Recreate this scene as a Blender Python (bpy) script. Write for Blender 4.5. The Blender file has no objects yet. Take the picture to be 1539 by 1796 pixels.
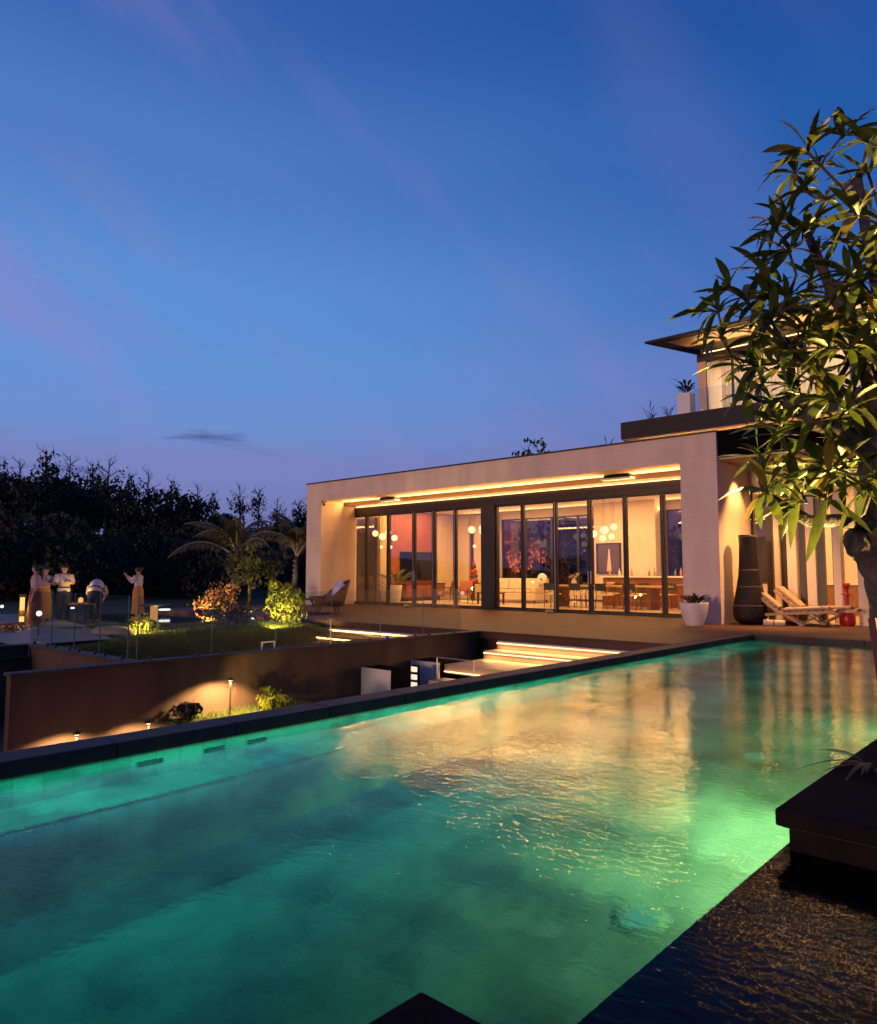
import bpy, bmesh, math, random
from mathutils import Vector, Matrix, Euler
import numpy as np
random.seed(7)
R = math.radians
SC = bpy.context.scene
COL = SC.collection

# ------------------------------------------------------------------ camera
cam_d = bpy.data.cameras.new('camera')
cam = bpy.data.objects.new('camera', cam_d)
COL.objects.link(cam)
cam.location = (0, 0, 1.25)
cam.rotation_euler = (R(90 + 4.68), 0, R(42.5))
cam_d.sensor_fit = 'HORIZONTAL'
cam_d.sensor_width = 36
cam_d.lens = 36 * 1295 / 1539
cam_d.clip_start = 0.05
cam_d.clip_end = 3000
SC.camera = cam

# ------------------------------------------------------------------ colour management, cycles
SC.view_settings.view_transform = 'Standard'
SC.view_settings.look = 'None'
SC.view_settings.gamma = 1
SC.view_settings.exposure = 0.0
SC.view_settings.use_curve_mapping = False
cy = SC.cycles
cy.use_denoising = True
cy.max_bounces = 8; cy.diffuse_bounces = 3; cy.glossy_bounces = 4
cy.transmission_bounces = 8; cy.transparent_max_bounces = 24; cy.volume_bounces = 0
cy.caustics_reflective = False; cy.caustics_refractive = False
cy.sample_clamp_indirect = 2.5
cy.blur_glossy = 0.5


def lin(r, g, b):
    def f(c):
        c /= 255
        return c / 12.92 if c <= .04045 else ((c + .055) / 1.055) ** 2.4
    return (f(r), f(g), f(b), 1)


# ------------------------------------------------------------------ dusk sky
W = bpy.data.worlds.new('World'); SC.world = W; W.use_nodes = True
nt = W.node_tree; N = nt.nodes; L = nt.links; N.clear()


def nd(t, **kw):
    n = N.new(t)
    for k, v in kw.items():
        setattr(n, k, v)
    return n


def wmath(op, a, b=None, clamp=False):
    n = nd('ShaderNodeMath', operation=op, use_clamp=clamp)
    for i, v in enumerate((a, b)):
        if v is None: continue
        if isinstance(v, (int, float)): n.inputs[i].default_value = v
        else: L.new(v, n.inputs[i])
    return n.outputs[0]


def ramp(fac, stops, interp='EASE'):
    n = nd('ShaderNodeValToRGB'); n.color_ramp.interpolation = interp
    e = n.color_ramp.elements
    while len(e) > 1: e.remove(e[-1])
    e[0].position, e[0].color = stops[0]
    for p, c in stops[1:]:
        x = e.new(p); x.color = c
    L.new(fac, n.inputs[0]); return n.outputs[0]


def wmix(f, a, b):
    n = nd('ShaderNodeMix', data_type='RGBA')
    for s, v in ((0, f), (6, a), (7, b)):
        if isinstance(v, (int, float)): n.inputs[s].default_value = v
        elif isinstance(v, tuple): n.inputs[s].default_value = v
        else: L.new(v, n.inputs[s])
    return n.outputs[2]


tc = nd('ShaderNodeTexCoord'); sp = nd('ShaderNodeSeparateXYZ')
nrm = nd('ShaderNodeVectorMath', operation='NORMALIZE'); L.new(tc.outputs['Generated'], nrm.inputs[0]); L.new(nrm.outputs[0], sp.inputs[0])
zc = wmath('MAXIMUM', sp.outputs[2], 0.0)
side_dark = ramp(zc, [(0.0, lin(98, 98, 156)), (.13, lin(102, 106, 168)), (.18, lin(92, 110, 178)), (.25, lin(82, 114, 184)), (.34, lin(58, 104, 182)), (.49, lin(34, 92, 172)), (.63, lin(30, 80, 158)), (1.0, lin(24, 60, 126))])
side_glow = ramp(zc, [(0.0, lin(108, 108, 166)), (.135, lin(126, 136, 198)), (.19, lin(114, 148, 214)), (.25, lin(104, 152, 222)), (.33, lin(98, 150, 222)), (.49, lin(84, 130, 204)), (.64, lin(58, 104, 184)), (1.0, lin(30, 66, 136))])
# the afterglow lies towards the left of the picture
glow = nd('ShaderNodeVectorMath', operation='DOT_PRODUCT'); L.new(nrm.outputs[0], glow.inputs[0]); glow.inputs[1].default_value = (-0.985, 0.17, 0)
mr = nd('ShaderNodeMapRange', interpolation_type='SMOOTHSTEP'); L.new(glow.outputs['Value'], mr.inputs[0])
mr.inputs[1].default_value = 0.25; mr.inputs[2].default_value = 0.98
sky = wmix(mr.outputs[0], side_dark, side_glow)
# thin rose veils, long and slanting
mpa = nd('ShaderNodeMapping'); L.new(nrm.outputs[0], mpa.inputs[0]); mpa.inputs['Rotation'].default_value = (0, 0, R(-42.5))
mpb = nd('ShaderNodeMapping'); L.new(mpa.outputs[0], mpb.inputs[0]); mpb.inputs['Rotation'].default_value = (0, R(-42), 0)
mp = nd('ShaderNodeMapping'); L.new(mpb.outputs[0], mp.inputs[0]); mp.inputs['Scale'].default_value = (.9, 1.0, 4.2); mp.inputs['Location'].default_value = (1.7, 0, .35)
ns = nd('ShaderNodeTexNoise'); L.new(mp.outputs[0], ns.inputs[0]); ns.inputs['Scale'].default_value = 1.9; ns.inputs['Detail'].default_value = 5; ns.inputs['Roughness'].default_value = .5
veil = ramp(ns.outputs[0], [(.42, (0, 0, 0, 1)), (.72, (1, 1, 1, 1))])
veil_f = wmath('MULTIPLY', veil, wmath('ADD', wmath('MULTIPLY', mr.outputs[0], .46), .03))
sky = wmix(veil_f, sky, lin(150, 136, 204))
# small flat dark clouds low over the hill
mp2 = nd('ShaderNodeMapping'); L.new(nrm.outputs[0], mp2.inputs[0]); mp2.inputs['Scale'].default_value = (1.0, 1.0, 9.0); mp2.inputs['Location'].default_value = (3.1, .4, 0.2)
ns2 = nd('ShaderNodeTexNoise'); L.new(mp2.outputs[0], ns2.inputs[0]); ns2.inputs['Scale'].default_value = 4.2; ns2.inputs['Detail'].default_value = 4
cl = ramp(ns2.outputs[0], [(.60, (0, 0, 0, 1)), (.71, (1, 1, 1, 1))])
band = ramp(zc, [(.09, (0, 0, 0, 1)), (.15, (1, 1, 1, 1)), (.18, (1, 1, 1, 1)), (.215, (0, 0, 0, 1))])
left_only = nd('ShaderNodeMapRange', interpolation_type='SMOOTHSTEP'); L.new(glow.outputs['Value'], left_only.inputs[0]); left_only.inputs[1].default_value = .88; left_only.inputs[2].default_value = .93
sky = wmix(wmath('MULTIPLY', wmath('MULTIPLY', cl, wmath('MULTIPLY', band, left_only.outputs[0])), .7), sky, lin(74, 82, 138))
below = ramp(sp.outputs[2], [(0.0, (0, 0, 0, 1)), (.001, (1, 1, 1, 1))])
bg = nd('ShaderNodeBackground'); L.new(sky, bg.inputs[0]); bg.inputs[1].default_value = 0.92
out = nd('ShaderNodeOutputWorld'); L.new(bg.outputs[0], out.inputs[0])

# the last rosy light of the afterglow, broad and weak, from behind the camera
sun_d = bpy.data.lights.new('afterglow_sun', 'SUN'); sun = bpy.data.objects.new('afterglow_sun', sun_d); COL.objects.link(sun)
sun_d.energy = 1.3; sun_d.angle = R(6); sun_d.color = (1.0, .55, .34)
sun.rotation_euler = Vector((0.06, 0.99, -0.07)).to_track_quat('-Z', 'Y').to_euler()

WARM = (1.0, .485, .145); WARMER = (1.0, .40, .10); AMBER = (1.0, .60, .13)


def lamp(kind, name, loc, energy, color=WARM, target=None, size=.1, size_y=None, cone=60, blend=.4, radius=.04):
    d = bpy.data.lights.new(name, kind); o = bpy.data.objects.new(name, d); COL.objects.link(o)
    d.energy = energy; d.color = color; o.location = loc
    if kind == 'AREA':
        d.size = size
        if size_y: d.shape = 'RECTANGLE'; d.size_y = size_y
    else:
        d.shadow_soft_size = radius
    if kind == 'SPOT': d.spot_size = R(cone); d.spot_blend = blend
    if target is not None:
        o.rotation_euler = (Vector(target) - Vector(loc)).to_track_quat('-Z', 'Y').to_euler()
    return o


# ------------------------------------------------------------------ helpers
ORG = {}


class MB:
    def __init__(s): s.v = []; s.f = []

    def face(s, pts):
        b = len(s.v); s.v += [tuple(p) for p in pts]; s.f.append(tuple(range(b, b + len(pts))))

    def box(s, x0, x1, y0, y1, z0, z1):
        b = len(s.v)
        s.v += [(x, y, z) for z in (z0, z1) for y in (y0, y1) for x in (x0, x1)]
        s.f += [tuple(b + i for i in q) for q in ((0, 2, 3, 1), (4, 5, 7, 6), (0, 1, 5, 4), (2, 6, 7, 3), (0, 4, 6, 2), (1, 3, 7, 5))]
        return s

    def obox(s, c, size, rot):
        m = Euler(rot).to_matrix(); b = len(s.v); h = Vector(size) / 2; c = Vector(c)
        s.v += [tuple(c + m @ Vector((x * h.x, y * h.y, z * h.z))) for z in (-1, 1) for y in (-1, 1) for x in (-1, 1)]
        s.f += [tuple(b + i for i in q) for q in ((0, 2, 3, 1), (4, 5, 7, 6), (0, 1, 5, 4), (2, 6, 7, 3), (0, 4, 6, 2), (1, 3, 7, 5))]
        return s

    def tube(s, pts, rad, n=8, cap=True):
        pts = [Vector(p) for p in pts]
        if isinstance(rad, (int, float)): rad = [rad] * len(pts)
        b = len(s.v); ref = None
        for i, p in enumerate(pts):
            t = (pts[min(i + 1, len(pts) - 1)] - pts[max(i - 1, 0)]).normalized()
            if ref is None: ref = t.orthogonal().normalized()
            ref = (ref - t * ref.dot(t)); ref = ref.normalized() if ref.length > 1e-6 else t.orthogonal().normalized()
            bi = t.cross(ref)
            for k in range(n):
                a = 2 * math.pi * k / n
                s.v.append(tuple(p + (ref * math.cos(a) + bi * math.sin(a)) * rad[i]))
        for i in range(len(pts) - 1):
            for k in range(n):
                k2 = (k + 1) % n
                s.f.append((b + i * n + k, b + i * n + k2, b + (i + 1) * n + k2, b + (i + 1) * n + k))
        if cap:
            s.f.append(tuple(b + k for k in reversed(range(n))))
            s.f.append(tuple(b + (len(pts) - 1) * n + k for k in range(n)))
        return s

    def lathe(s, prof, n=20, c=(0, 0, 0), cap=(True, True), sx=1, sy=1):
        b = len(s.v)
        for r, z in prof:
            for k in range(n):
                a = 2 * math.pi * k / n
                s.v.append((c[0] + r * math.cos(a) * sx, c[1] + r * math.sin(a) * sy, c[2] + z))
        for i in range(len(prof) - 1):
            for k in range(n):
                k2 = (k + 1) % n
                s.f.append((b + i * n + k, b + i * n + k2, b + (i + 1) * n + k2, b + (i + 1) * n + k))
        if cap[0]: s.f.append(tuple(b + k for k in reversed(range(n))))
        if cap[1]: s.f.append(tuple(b + (len(prof) - 1) * n + k for k in range(n)))
        return s

    def ball(s, c, r, n=10, m=6, sx=1, sy=1, sz=1):
        prof = [(math.sin(math.pi * i / m) * r, -math.cos(math.pi * i / m) * r * sz) for i in range(m + 1)]
        prof[0] = (1e-4, prof[0][1]); prof[-1] = (1e-4, prof[-1][1])
        return s.lathe(prof, n, c, sx=sx, sy=sy)

    def mesh(s, name, org=(0, 0, 0)):
        me = bpy.data.meshes.new(name)
        o = Vector(org)
        me.from_pydata([(a - o.x, b - o.y, c - o.z) for a, b, c in s.v], [], s.f)
        me.update()
        return me

    def build(s, name, mat, parent=None, smooth=False, bevel=0, label=None, kind=None):
        org = ORG.get(parent.name, Vector((0, 0, 0))) if parent else Vector((0, 0, 0))
        me = s.mesh(name, org)
        if bevel:
            bm = bmesh.new(); bm.from_mesh(me)
            bmesh.ops.bevel(bm, geom=list(bm.edges), offset=bevel, segments=2, affect='EDGES', profile=.5)
            bm.to_mesh(me); bm.free()
        me.materials.append(mat)
        if smooth:
            for p in me.polygons: p.use_smooth = True
        o = bpy.data.objects.new(name, me); COL.objects.link(o)
        if parent: o.parent = parent; ORG[o.name] = org
        if label: o['label'] = label
        if kind: o['kind'] = kind
        return o


def thing(name, label, cat, loc=(0, 0, 0), group=None, rz=0):
    o = bpy.data.objects.new(name, None); COL.objects.link(o); o.empty_display_size = .1
    o.location = loc; o.rotation_euler = (0, 0, rz); ORG[o.name] = Vector(loc)
    o['label'] = label; o['category'] = cat
    if group: o['group'] = group
    return o


def tag(o, label, cat, group=None):
    o['label'] = label; o['category'] = cat
    if group: o['group'] = group
    return o


def copy_tree(o, parent=None):
    c = o.copy(); COL.objects.link(c)
    if parent: c.parent = parent
    for ch in list(o.children): copy_tree(ch, c)
    return c


def dup(o, loc, rz, label, group=None):
    c = copy_tree(o); c.location = loc; c.rotation_euler = (0, 0, rz); c['label'] = label
    if group: c['group'] = group
    return c


def struct(o):
    o['kind'] = 'structure'; return o


# ------------------------------------------------------------------ materials
def base_mat(name):
    m = bpy.data.materials.new(name); m.use_nodes = True
    t = m.node_tree; t.nodes.clear()
    o = t.nodes.new('ShaderNodeOutputMaterial'); return m, t, o


def pmat(name, col, rough=.6, var=.25, nscale=6, bump=.15, bscale=40, metal=0, spec=.4, col2=None, stretch=(1, 1, 1), trans=0, courses=None, emit=None, estr=0):
    m, t, o = base_mat(name); n = t.nodes; l = t.links
    p = n.new('ShaderNodeBsdfPrincipled'); p.inputs['Roughness'].default_value = rough; p.inputs['Metallic'].default_value = metal
    p.inputs['Specular IOR Level'].default_value = spec
    c1 = (*col, 1); c2 = (*col2, 1) if col2 else tuple(x * (1 - var) for x in col) + (1,)
    co = n.new('ShaderNodeTexCoord'); mp = n.new('ShaderNodeMapping'); mp.inputs['Scale'].default_value = stretch
    l.new(co.outputs['Object'], mp.inputs[0])
    no = n.new('ShaderNodeTexNoise'); no.inputs['Scale'].default_value = nscale; no.inputs['Detail'].default_value = 5; l.new(mp.outputs[0], no.inputs[0])
    cr = n.new('ShaderNodeValToRGB'); cr.color_ramp.elements[0].position = .3; cr.color_ramp.elements[1].position = .72
    cr.color_ramp.elements[0].color = c2; cr.color_ramp.elements[1].color = c1
    l.new(no.outputs[0], cr.inputs[0]); l.new(cr.outputs[0], p.inputs['Base Color'])
    nb = n.new('ShaderNodeTexNoise'); nb.inputs['Scale'].default_value = bscale; nb.inputs['Detail'].default_value = 3; l.new(mp.outputs[0], nb.inputs[0])
    bp = n.new('ShaderNodeBump'); bp.inputs['Strength'].default_value = bump; bp.inputs['Distance'].default_value = .02
    l.new(nb.outputs[0], bp.inputs['Height']); l.new(bp.outputs[0], p.inputs['Normal'])
    if courses:
        br = n.new('ShaderNodeTexBrick'); m2 = n.new('ShaderNodeMapping'); m2.inputs['Rotation'].default_value = courses[3] if len(courses) > 3 else (R(90), 0, 0)
        l.new(co.outputs['Object'], m2.inputs[0]); l.new(m2.outputs[0], br.inputs[0])
        br.inputs['Scale'].default_value = 1; br.inputs['Brick Width'].default_value = courses[0]; br.inputs['Row Height'].default_value = courses[1]; br.inputs['Mortar Size'].default_value = courses[2]; br.inputs['Mortar Smooth'].default_value = .3
        br.inputs['Color1'].default_value = (1, 1, 1, 1); br.inputs['Color2'].default_value = (.96, .96, .96, 1); br.inputs['Mortar'].default_value = (.88, .88, .88, 1)
        mx = n.new('ShaderNodeMix'); mx.data_type = 'RGBA'; mx.blend_type = 'MULTIPLY'; mx.inputs[0].default_value = 1
        l.new(cr.outputs[0], mx.inputs[6]); l.new(br.outputs[0], mx.inputs[7]); l.new(mx.outputs[2], p.inputs['Base Color'])
        b2 = n.new('ShaderNodeBump'); b2.inputs['Strength'].default_value = .2; b2.inputs['Distance'].default_value = .01; b2.invert = True
        l.new(br.outputs['Fac'], b2.inputs['Height']); l.new(bp.outputs[0], b2.inputs['Normal']); l.new(b2.outputs[0], p.inputs['Normal'])
    if emit:
        p.inputs['Emission Color'].default_value = (*emit, 1); p.inputs['Emission Strength'].default_value = estr
    if trans:
        tr = n.new('ShaderNodeBsdfTranslucent'); l.new(cr.outputs[0], tr.inputs[0])
        mx = n.new('ShaderNodeMixShader'); mx.inputs[0].default_value = trans
        l.new(p.outputs[0], mx.inputs[1]); l.new(tr.outputs[0], mx.inputs[2]); l.new(mx.outputs[0], o.inputs[0])
    else:
        l.new(p.outputs[0], o.inputs[0])
    return m


def emat(name, col, strength):
    m, t, o = base_mat(name)
    e = t.nodes.new('ShaderNodeEmission'); e.inputs[0].default_value = (*col, 1); e.inputs[1].default_value = strength
    t.links.new(e.outputs[0], o.inputs[0]); return m


def glass_mat(name, tint=(.93, .95, .94), refl=.06, edge=.6, rough=0.0):
    m, t, o = base_mat(name); n = t.nodes; l = t.links
    tr = n.new('ShaderNodeBsdfTransparent'); tr.inputs[0].default_value = (*tint, 1)
    gl = n.new('ShaderNodeBsdfGlossy'); gl.inputs['Roughness'].default_value = rough; gl.inputs[0].default_value = (1, 1, 1, 1)
    lw = n.new('ShaderNodeLayerWeight'); lw.inputs[0].default_value = .25
    mr = n.new('ShaderNodeMapRange'); mr.inputs[3].default_value = refl; mr.inputs[4].default_value = edge
    l.new(lw.outputs['Facing'], mr.inputs[0])
    no = n.new('ShaderNodeTexNoise'); no.inputs['Scale'].default_value = .7
    bp = n.new('ShaderNodeBump'); bp.inputs['Strength'].default_value = .02; l.new(no.outputs[0], bp.inputs['Height']); l.new(bp.outputs[0], gl.inputs['Normal'])
    mx = n.new('ShaderNodeMixShader'); l.new(mr.outputs[0], mx.inputs[0]); l.new(tr.outputs[0], mx.inputs[1]); l.new(gl.outputs[0], mx.inputs[2])
    l.new(mx.outputs[0], o.inputs[0]); return m


M = {}
M['stone'] = pmat('portal_stone', (.78, .60, .46), .75, .20, 2.2, .2, 60, stretch=(1, 1, .3), courses=(1.2, .125, .006))
M['stone_x'] = pmat('side_stone', (.72, .54, .40), .75, .15, 3, .2, 60, courses=(1.2, .125, .006, (R(90), 0, R(90))))
M['plaster'] = pmat('warm_plaster', (.66, .55, .45), .8, .1, 2, .1, 80)
M['ceiling'] = pmat('white_ceiling', (.75, .68, .60), .8, .06, 1.5, .05, 60)
M['wood_ceil'] = pmat('soffit_wood', (.42, .27, .17), .5, .35, 3, .15, 30, stretch=(.3, 6, 6))
M['dark_metal'] = pmat('dark_bronze_aluminium', (.022, .016, .015), .38, .3, 4, .05, 120, spec=.5)
M['black'] = pmat('matt_black', (.012, .011, .012), .5, .3, 6, .05, 80)
M['screen'] = pmat('television_glass', (.006, .007, .008), .12, .2, 2, 0, 10, spec=.5)
M['dark_fascia'] = pmat('dark_grey_render', (.035, .026, .026), .7, .3, 5, .2, 50)
M['orange_wood'] = pmat('orange_veneer', (.30, .10, .022), .45, .3, 3, .08, 30, stretch=(8, 8, .5), col2=(.21, .062, .014))
M['wood'] = pmat('teak_wood', (.30, .14, .06), .5, .4, 5, .15, 30, stretch=(6, 6, 1))
M['pale_wood'] = pmat('pale_teak', (.52, .32, .17), .5, .3, 5, .12, 30, stretch=(1, 6, 6))
M['dark_wood'] = pmat('dark_walnut', (.07, .035, .02), .45, .35, 5, .1, 30, stretch=(6, 6, 1))
M['floor'] = pmat('polished_cream_floor', (.62, .52, .40), .22, .12, 1.2, .03, 30, courses=(1.2, 1.2, .004, (0, 0, 0)))
M['terrace'] = pmat('terrace_stone', (.125, .054, .034), .62, .3, 1.4, .1, 30, spec=.25, courses=(1.2, .6, .006, (0, 0, 0)), col2=(.085, .036, .023))
M['soot'] = pmat('soot_black_metal', (.005, .004, .005), .9, .3, 6, .05, 80, spec=.05)
M['shelf'] = pmat('black_shelf_stone', (.006, .005, .006), .9, .5, 4, .3, 14, spec=.02)
M['coping'] = pmat('coping_stone', (.050, .036, .038), .7, .35, 5, .12, 60)
M['near_stone'] = pmat('dark_pad_stone', (.020, .015, .016), .9, .4, 6, .3, 60, spec=.04)
M['court_wall'] = pmat('court_render', (.095, .056, .035), .85, .45, 2.2, .35, 26, col2=(.05, .032, .022), stretch=(1, 1, .35))
M['court_floor'] = pmat('court_paving', (.12, .08, .065), .7, .3, 3, .15, 40)
M['step'] = pmat('step_stone', (.40, .29, .21), .6, .25, 3, .12, 40)
M['white'] = pmat('white_lacquer', (.72, .70, .68), .5, .06, 3, .03, 60)
M['white_pot'] = pmat('white_glazed_pot', (.72, .62, .54), .5, .1, 4, .08, 60)
M['fabric'] = pmat('cream_fabric', (.68, .56, .42), .9, .12, 20, .3, 120)
M['pad'] = pmat('sand_canvas', (.46, .32, .20), .9, .25, 9, .35, 40)
M['cushion'] = pmat('lavender_white_cushion', (.62, .60, .72), .9, .1, 14, .25, 90)
M['curtain'] = pmat('sheer_curtain', (.80, .70, .56), .9, .1, 3, .1, 40, trans=.5, stretch=(9, 9, .2))
M['rattan'] = pmat('brown_rattan', (.17, .075, .04), .7, .5, 40, .6, 90)
M['vase_black'] = pmat('dark_woven_vase', (.013, .006, .004), .42, .6, 30, .7, 60, spec=.3, col2=(.008, .004, .003))
M['red'] = pmat('red_lacquer', (.42, .02, .015), .3, .2, 5, .05, 60)
M['terracotta'] = pmat('terracotta', (.42, .14, .06), .7, .25, 8, .15, 60)
M['rock'] = pmat('pale_garden_rock', (.42, .33, .24), .85, .35, 4, .5, 14)
M['clamp'] = pmat('dull_clamp_metal', (.10, .09, .09), .5, .1, 20, .02, 80, metal=.6)
M['steel'] = pmat('brushed_steel', (.55, .5, .46), .35, .1, 20, .02, 80, metal=1)
M['lawn'] = pmat('garden_soil_and_turf', (.055, .075, .022), .95, .4, 3, .4, 40, col2=(.035, .045, .015))
M['path'] = pmat('garden_paving', (.24, .20, .20), .7, .25, 3, .15, 40)
M['ground'] = pmat('dark_earth', (.04, .035, .025), .95, .4, .2, .3, 4)
M['grass'] = pmat('grass_blades', (.11, .14, .03), .6, .4, 3, 0, 10, trans=.3)
M['bark'] = pmat('frangipani_bark', (.10, .08, .075), .85, .45, 9, .8, 24, col2=(.04, .032, .034))
M['bark_dark'] = pmat('dark_bark', (.05, .035, .025), .9, .4, 9, .5, 30)
M['leaf'] = pmat('frangipani_leaf', (.105, .125, .018), .36, .4, 5, .1, 20, trans=.34, spec=.4, col2=(.05, .085, .014))
M['leaf_y'] = pmat('yellow_and_lit_leaf', (.24, .19, .03), .4, .3, 5, .1, 20, trans=.34, spec=.5)  # yellowish leaf; on the frangipani it also paints in golden light
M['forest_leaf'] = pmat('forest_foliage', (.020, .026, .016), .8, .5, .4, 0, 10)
M['palm_leaf'] = pmat('palm_leaflet', (.10, .09, .05), .6, .4, 2, 0, 10, trans=.2)
M['palm_rib'] = pmat('palm_rib', (.34, .25, .16), .6, .3, 6, .2, 20)
M['bush_leaf'] = pmat('lime_bush_leaf', (.22, .24, .03), .5, .4, 4, 0, 10, trans=.3)
M['bush_red'] = pmat('russet_bush_leaf', (.34, .17, .07), .5, .4, 4, 0, 10, trans=.3)
M['shrub_dark'] = pmat('dark_shrub_leaf', (.035, .04, .016), .6, .4, 4, 0, 10)
M['flower'] = pmat('white_flower', (.75, .62, .35), .6, .2, 9, 0, 10, trans=.2)
M['pink'] = pmat('pink_flower', (.75, .45, .45), .6, .2, 9, 0, 10)
M['skin'] = pmat('skin', (.42, .24, .17), .55, .1, 6, .03, 40)
M['hair'] = pmat('dark_hair', (.015, .010, .009), .5, .3, 20, .2, 60, stretch=(6, 6, 1))
M['shirt_white'] = pmat('white_shirt', (.46, .42, .47), .85, .08, 6, .25, 18)
M['shirt_lilac'] = pmat('lilac_shirt', (.42, .30, .36), .85, .1, 6, .25, 18)
M['sarong'] = pmat('rust_sarong', (.30, .085, .03), .85, .35, 14, .3, 22, col2=(.15, .03, .012))
M['skirt'] = pmat('ochre_skirt', (.42, .20, .055), .85, .2, 9, .3, 18)
M['trousers'] = pmat('dark_navy_trousers', (.02, .02, .035), .85, .3, 9, .2, 18)
M['belt'] = pmat('blue_sash', (.03, .035, .16), .8, .2, 9, .1, 18)
M['led'] = emat('warm_led', (1, .62, .26), 4)
M['cove'] = emat('cove_led', (1, .60, .28), 3)
M['globe'] = emat('lit_glass_globe', (1, .72, .34), 2.0)
M['lantern'] = emat('lit_lantern', (1, .50, .13), 1.5)
M['disc_light'] = emat('lit_disc', (.95, .95, .80), 2.4)
M['bulb'] = emat('lamp_lens', (1, .66, .28), 6)
M['pane'] = glass_mat('clear_pane', (.95, .95, .94), .04, .5)
M['pane_back'] = glass_mat('tinted_pane', (.74, .50, .42), .03, .3)
M['balu'] = glass_mat('balustrade_glass', (.90, .93, .93), .035, .35)
M['glass_edge'] = pmat('glass_edge', (.16, .2, .2), .25, .2, 4, 0, 10, spec=.6)
# ================================================================== ground, lawn, hill
def hill(x, y):
    d = math.hypot(x, y)
    h = max(0, d - 48) * .085
    return h


def lawn_z(x, y):
    t = min(1, max(0, (-x - 11) / 5.5))
    z = -.30 + .13 * t
    if y > 12: z = min(z, -.2)
    # low planted mound behind the balustrade
    z += .16 * math.exp(-((x + 16.2) ** 2 / 5.0 + (y - 10.9) ** 2 / 1.6))
    z += .02 * math.sin(x * 1.7) * math.sin(y * 1.3 + 1) * (1 if x > -40 else 3)
    return z + (hill(x, y) if x < -20 or y > 30 else 0)


m = MB(); m.box(-900, 900, -900, 900, -3.2, -3.0)
g = struct(m.build('ground', M['ground']))
m = MB(); st = 1.0; idx = {}
xs = [-130 + i * 4 for i in range(22)] + [-42 + i for i in range(31)] + [-11.6, -11.0, -10.37]
ys = [-40 + 4 * i for i in range(9)] + [-4 + i for i in range(8)] + [4.95, 6, 7, 8, 9, 10, 11, 12.38, 13, 15, 17, 20, 24, 28, 32] + [36 + 4 * i for i in range(24)]


def pt(x, y):
    k = (x, y)
    if k not in idx: idx[k] = len(m.v); m.v.append((x, y, lawn_z(x, y)))
    return idx[k]


for i in range(len(xs) - 1):
    for j in range(len(ys) - 1):
        if xs[i + 1] > -14.0 and ys[j] < 4.5: continue
        m.f.append((pt(xs[i], ys[j]), pt(xs[i + 1], ys[j]), pt(xs[i + 1], ys[j + 1]), pt(xs[i], ys[j + 1])))
struct(m.build('lawn', M['lawn'], smooth=True))
# ground behind the villa
m = MB(); xs2 = [-10.37 + i * 4 for i in range(35)]; ys2 = [27 + 4 * i for i in range(26)]
for i in range(len(xs2) - 1):
    for j in range(len(ys2) - 1):
        m.face([(x, y, -.25 + (hill(x, y) * .8 if y > 30 else 0)) for x, y in ((xs2[i], ys2[j]), (xs2[i + 1], ys2[j]), (xs2[i + 1], ys2[j + 1]), (xs2[i], ys2[j + 1]))])
struct(m.build('back_garden', M['lawn']))
m = MB(); m.face([(-27, 5.6, -.125), (-15.4, 5.0, -.135), (-15.6, 6.9, -.135), (-20.0, 8.1, -.125), (-27, 9.2, -.12)])
struct(m.build('garden_path', M['path']))

# garden pond
wm, t, o = base_mat('still_pond_water'); p = t.nodes.new('ShaderNodeBsdfPrincipled'); p.inputs['Base Color'].default_value = (.012, .03, .05, 1); p.inputs['Roughness'].default_value = .06
p.inputs['Specular IOR Level'].default_value = .8
no = t.nodes.new('ShaderNodeTexNoise'); no.inputs['Scale'].default_value = 5; bp = t.nodes.new('ShaderNodeBump'); bp.inputs['Strength'].default_value = .06
t.links.new(no.outputs[0], bp.inputs['Height']); t.links.new(bp.outputs[0], p.inputs['Normal']); t.links.new(p.outputs[0], o.inputs[0])
m = MB(); m.face([(-21.3 + 3.4 * math.cos(a) + .5 * math.cos(2 * a + 1), 10.9 + 1.35 * math.sin(a), -.105) for a in [2 * math.pi * k / 28 for k in range(28)]])
struct(m.build('pond_water', wm))

# ================================================================== pool
WZ = -.10
pf, t, o = base_mat('green_stone_pool_lining'); n = t.nodes; l = t.links
p = n.new('ShaderNodeBsdfPrincipled'); p.inputs['Roughness'].default_value = .7
co = n.new('ShaderNodeTexCoord')
no = n.new('ShaderNodeTexNoise'); no.inputs['Scale'].default_value = 1.5; no.inputs['Detail'].default_value = 5; no.inputs['Roughness'].default_value = .55; l.new(co.outputs['Object'], no.inputs[0])
cr = n.new('ShaderNodeValToRGB'); e = cr.color_ramp.elements; e[0].position = .36; e[0].color = (.16, .21, .20, 1); e[1].position = .58; e[1].color = (.42, .48, .44, 1)
l.new(no.outputs[0], cr.inputs[0])
br = n.new('ShaderNodeTexBrick'); br.offset = 0; br.inputs['Scale'].default_value = 1; br.inputs['Brick Width'].default_value = .2; br.inputs['Row Height'].default_value = .2; br.inputs['Mortar Size'].default_value = .006
br.inputs['Color1'].default_value = (1, 1, 1, 1); br.inputs['Color2'].default_value = (.72, .78, .78, 1); br.inputs['Mortar'].default_value = (.7, .7, .7, 1); l.new(co.outputs['Object'], br.inputs[0])
mx = n.new('ShaderNodeMix'); mx.data_type = 'RGBA'; mx.blend_type = 'MULTIPLY'; mx.inputs[0].default_value = 1
l.new(cr.outputs[0], mx.inputs[6]); l.new(br.outputs[0], mx.inputs[7]); l.new(mx.outputs[2], p.inputs['Base Color']); l.new(p.outputs[0], o.inputs[0])
m = MB()
FZ = -1.55
m.box(-5.78, 4.5, -4.5, 15.68, -1.9, FZ)                       # floor
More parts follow.
